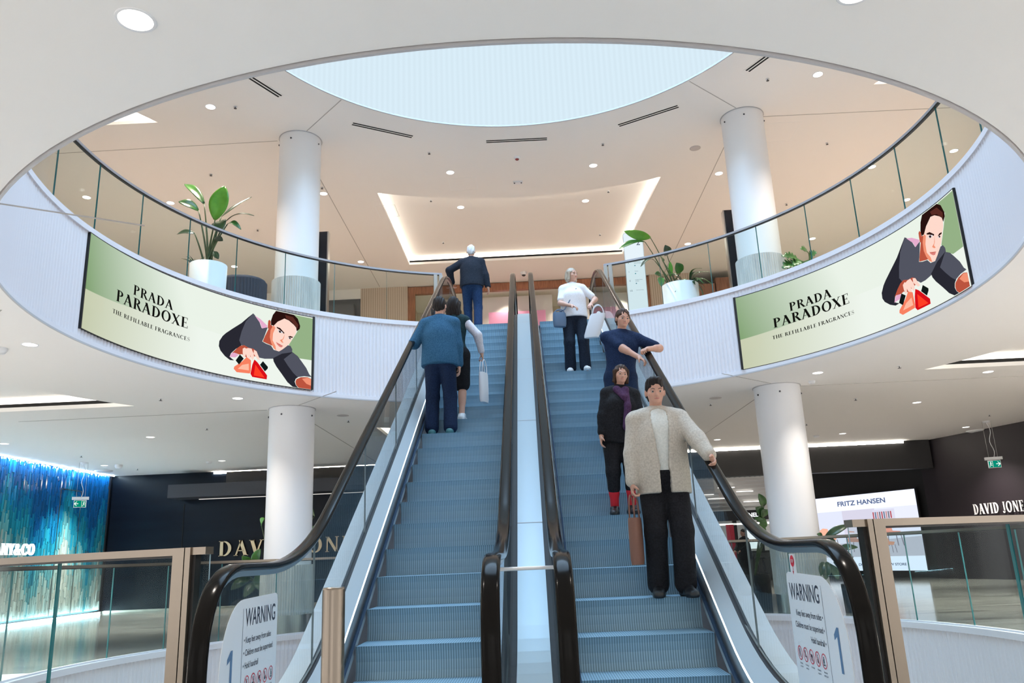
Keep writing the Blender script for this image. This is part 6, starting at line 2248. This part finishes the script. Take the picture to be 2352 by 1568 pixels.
y, z = on_step(6)
G2 = Person('shorter person in black with red socks, just behind the beige jacket on the right escalator', (0.86, y - .02, z), 0.0, 1.46, side=.10, nod=.1, turn=.15,
            feet=((.07, -.03, 0), (-.09, .03, 0)), hands=((.24, -.12, .70), (-.20, -.10, .66)), female=True, build=1.12, skin='skin_tan', elbows=((1, .5, 0), (-1, .6, 0)))
G2.body(); G2.trousers('black_cloth', .020, .0, 1.45); G2.top('top', 'black_cloth', .018, .82, 1.8, loose=.008); G2.shoes('shoe_dark', socks='sock_red'); G2.hair('hair_brown', 'bob')
G2.garment('scarf', 'plum_cloth', lambda F: (F.cone(G2.U((.05, -.085, 1.46)), G2.U((.075, -.175, 1.25)), .035, .034, .02), F.cone(G2.U((.075, -.175, 1.25)), G2.U((.07, -.20, 1.0)), .034, .042, .02), F.cone(G2.U((-.05, -.085, 1.46)), G2.U((.03, -.16, 1.36)), .035, .034, .02), F.cone(G2.U((.07, .03, 1.485)), G2.U((-.07, .03, 1.485)), .035, .035, .03), F.cone(G2.U((.07, .03, 1.485)), G2.U((.05, -.085, 1.46)), .035, .035, .02), F.cone(G2.U((-.07, .03, 1.485)), G2.U((-.05, -.085, 1.46)), .035, .035, .02)))

y, z = on_step(3)
G = Person('person in an open beige jacket and black trousers, lowest on the right escalator', (1.05, y - .08, z), 0.0, 1.73, nod=.16, lean=-.02,
           feet=((.10, -.06, 0), (-.10, .04, 0)), hands=((.345, -.40, 1.00), (-.27, -.10, .80)), build=1.06, elbows=((1, .4, 0), (-1, .6, 0)), curl=(.75, .95), skin='skin_tan')
G.body(); G.trousers('black_cloth', .024, .018); G.top('shirt', 'cream_shirt', .018, .93, 1.0); G.top('jacket', 'beige_jacket', .026, .80, 1.92, open_front=True, loose=.012); G.shoes('shoe_dark'); G.hair('hair_dark', 'volume')

K = Person('shop assistant in black standing before the counter in the far right shop', (6.78, 27.2, F1), -1.2, 1.64, nod=.1, feet=((.09, -.02, 0), (-.09, .02, 0)), hands=((.16, -.28, 1.0), (-.16, -.28, 1.0)), female=True, elbows=((1, .5, -.3), (-1, .5, -.3)))
K.body(.011); K.trousers('black_cloth', .03, .03); K.top('tunic', 'black_cloth', .026, .75, 1.9, loose=.03); K.shoes('shoe_dark'); K.hair('hair_dark')


# --- bags
def bag(name, label, loc, w, d, h, m, strap, rz=0.0, tilt=0.0):
    t = thing(name, label, 'bag', loc, rz)
    rows = []
    for zz, k in ((0, .86), (.04, .97), (h * .5, 1.0), (h * .92, .96), (h, .90)):
        rows.append([(w / 2 * k * cos(a) * (abs(cos(a)) ** -.45 if abs(cos(a)) > .15 else 1) * .82 + tilt * zz, d / 2 * k * sin(a), zz) for a in [2 * pi * i / 28 + .02 for i in range(28)]])
    mb = MB(); mb.grid(rows, 0, True, closed_v=True); mb.poly(rows[0]); mb.poly(rows[-1]); mb.build('body', m, t)
    for s in (-1, 1):
        pts = [(w * .28 * cos(pi * i / 12) + tilt * h, s * d * .22, h + strap * sin(pi * i / 12)) for i in range(13)]
        MB().tube(pts, .007, 6).build('handle', m, t)
    return t


def held(P, i, drop):
    """world point below a hand"""
    w = P.wr[i] + (P.wr[i] - P.el[i]) / np.linalg.norm(P.wr[i] - P.el[i]) * .075
    a = P.t.rotation_euler[2]
    x, y_ = w[0] * cos(a) - w[1] * sin(a), w[0] * sin(a) + w[1] * cos(a)
    return (P.t.location[0] + x, P.t.location[1] + y_, P.t.location[2] + w[2] - drop)


bag('tote_bag', 'white tote hanging from the hand of the person with pale sleeves', held(B, 1, .60), .26, .08, .40, 'bag_white', .18, rz=1.2)
bag('paper_bag', 'brown bag hanging from the hand of the person in the beige jacket', held(G, 1, .56), .20, .09, .36, 'bag_brown', .18, rz=1.1)
bag('carrier_bag', 'white carrier bag held by the person in the white tee', held(D, 0, .50), .30, .10, .36, 'bag_white', .14, rz=-.2, tilt=.35)
hb = bag('shoulder_bag', 'blue shoulder bag at the hip of the person in the white tee', (0.74 - .235, y * 0 + 11.72, 3.686 + .70), .26, .12, .22, 'bag_blue', .05, rz=.3)
strap = [D.U((.10, .035, 1.455)), D.U((.05, -.125, 1.38)), D.U((-.05, -.155, 1.2)), D.U((-.16, -.17, 1.02)), np.array((-.235, -.16, .93))]
o_ = np.array([D.t.location[k] for k in range(3)]) - np.array([hb.location[k] for k in range(3)])
sp_ = [Vector(tuple(np.array(p) + o_)) for p in strap]
ca, sa = cos(-.3), sin(-.3)
MB().tube([(p.x * ca - p.y * sa, p.x * sa + p.y * ca, p.z) for p in sp_], .009, 6).build('strap', 'bag_blue', hb)
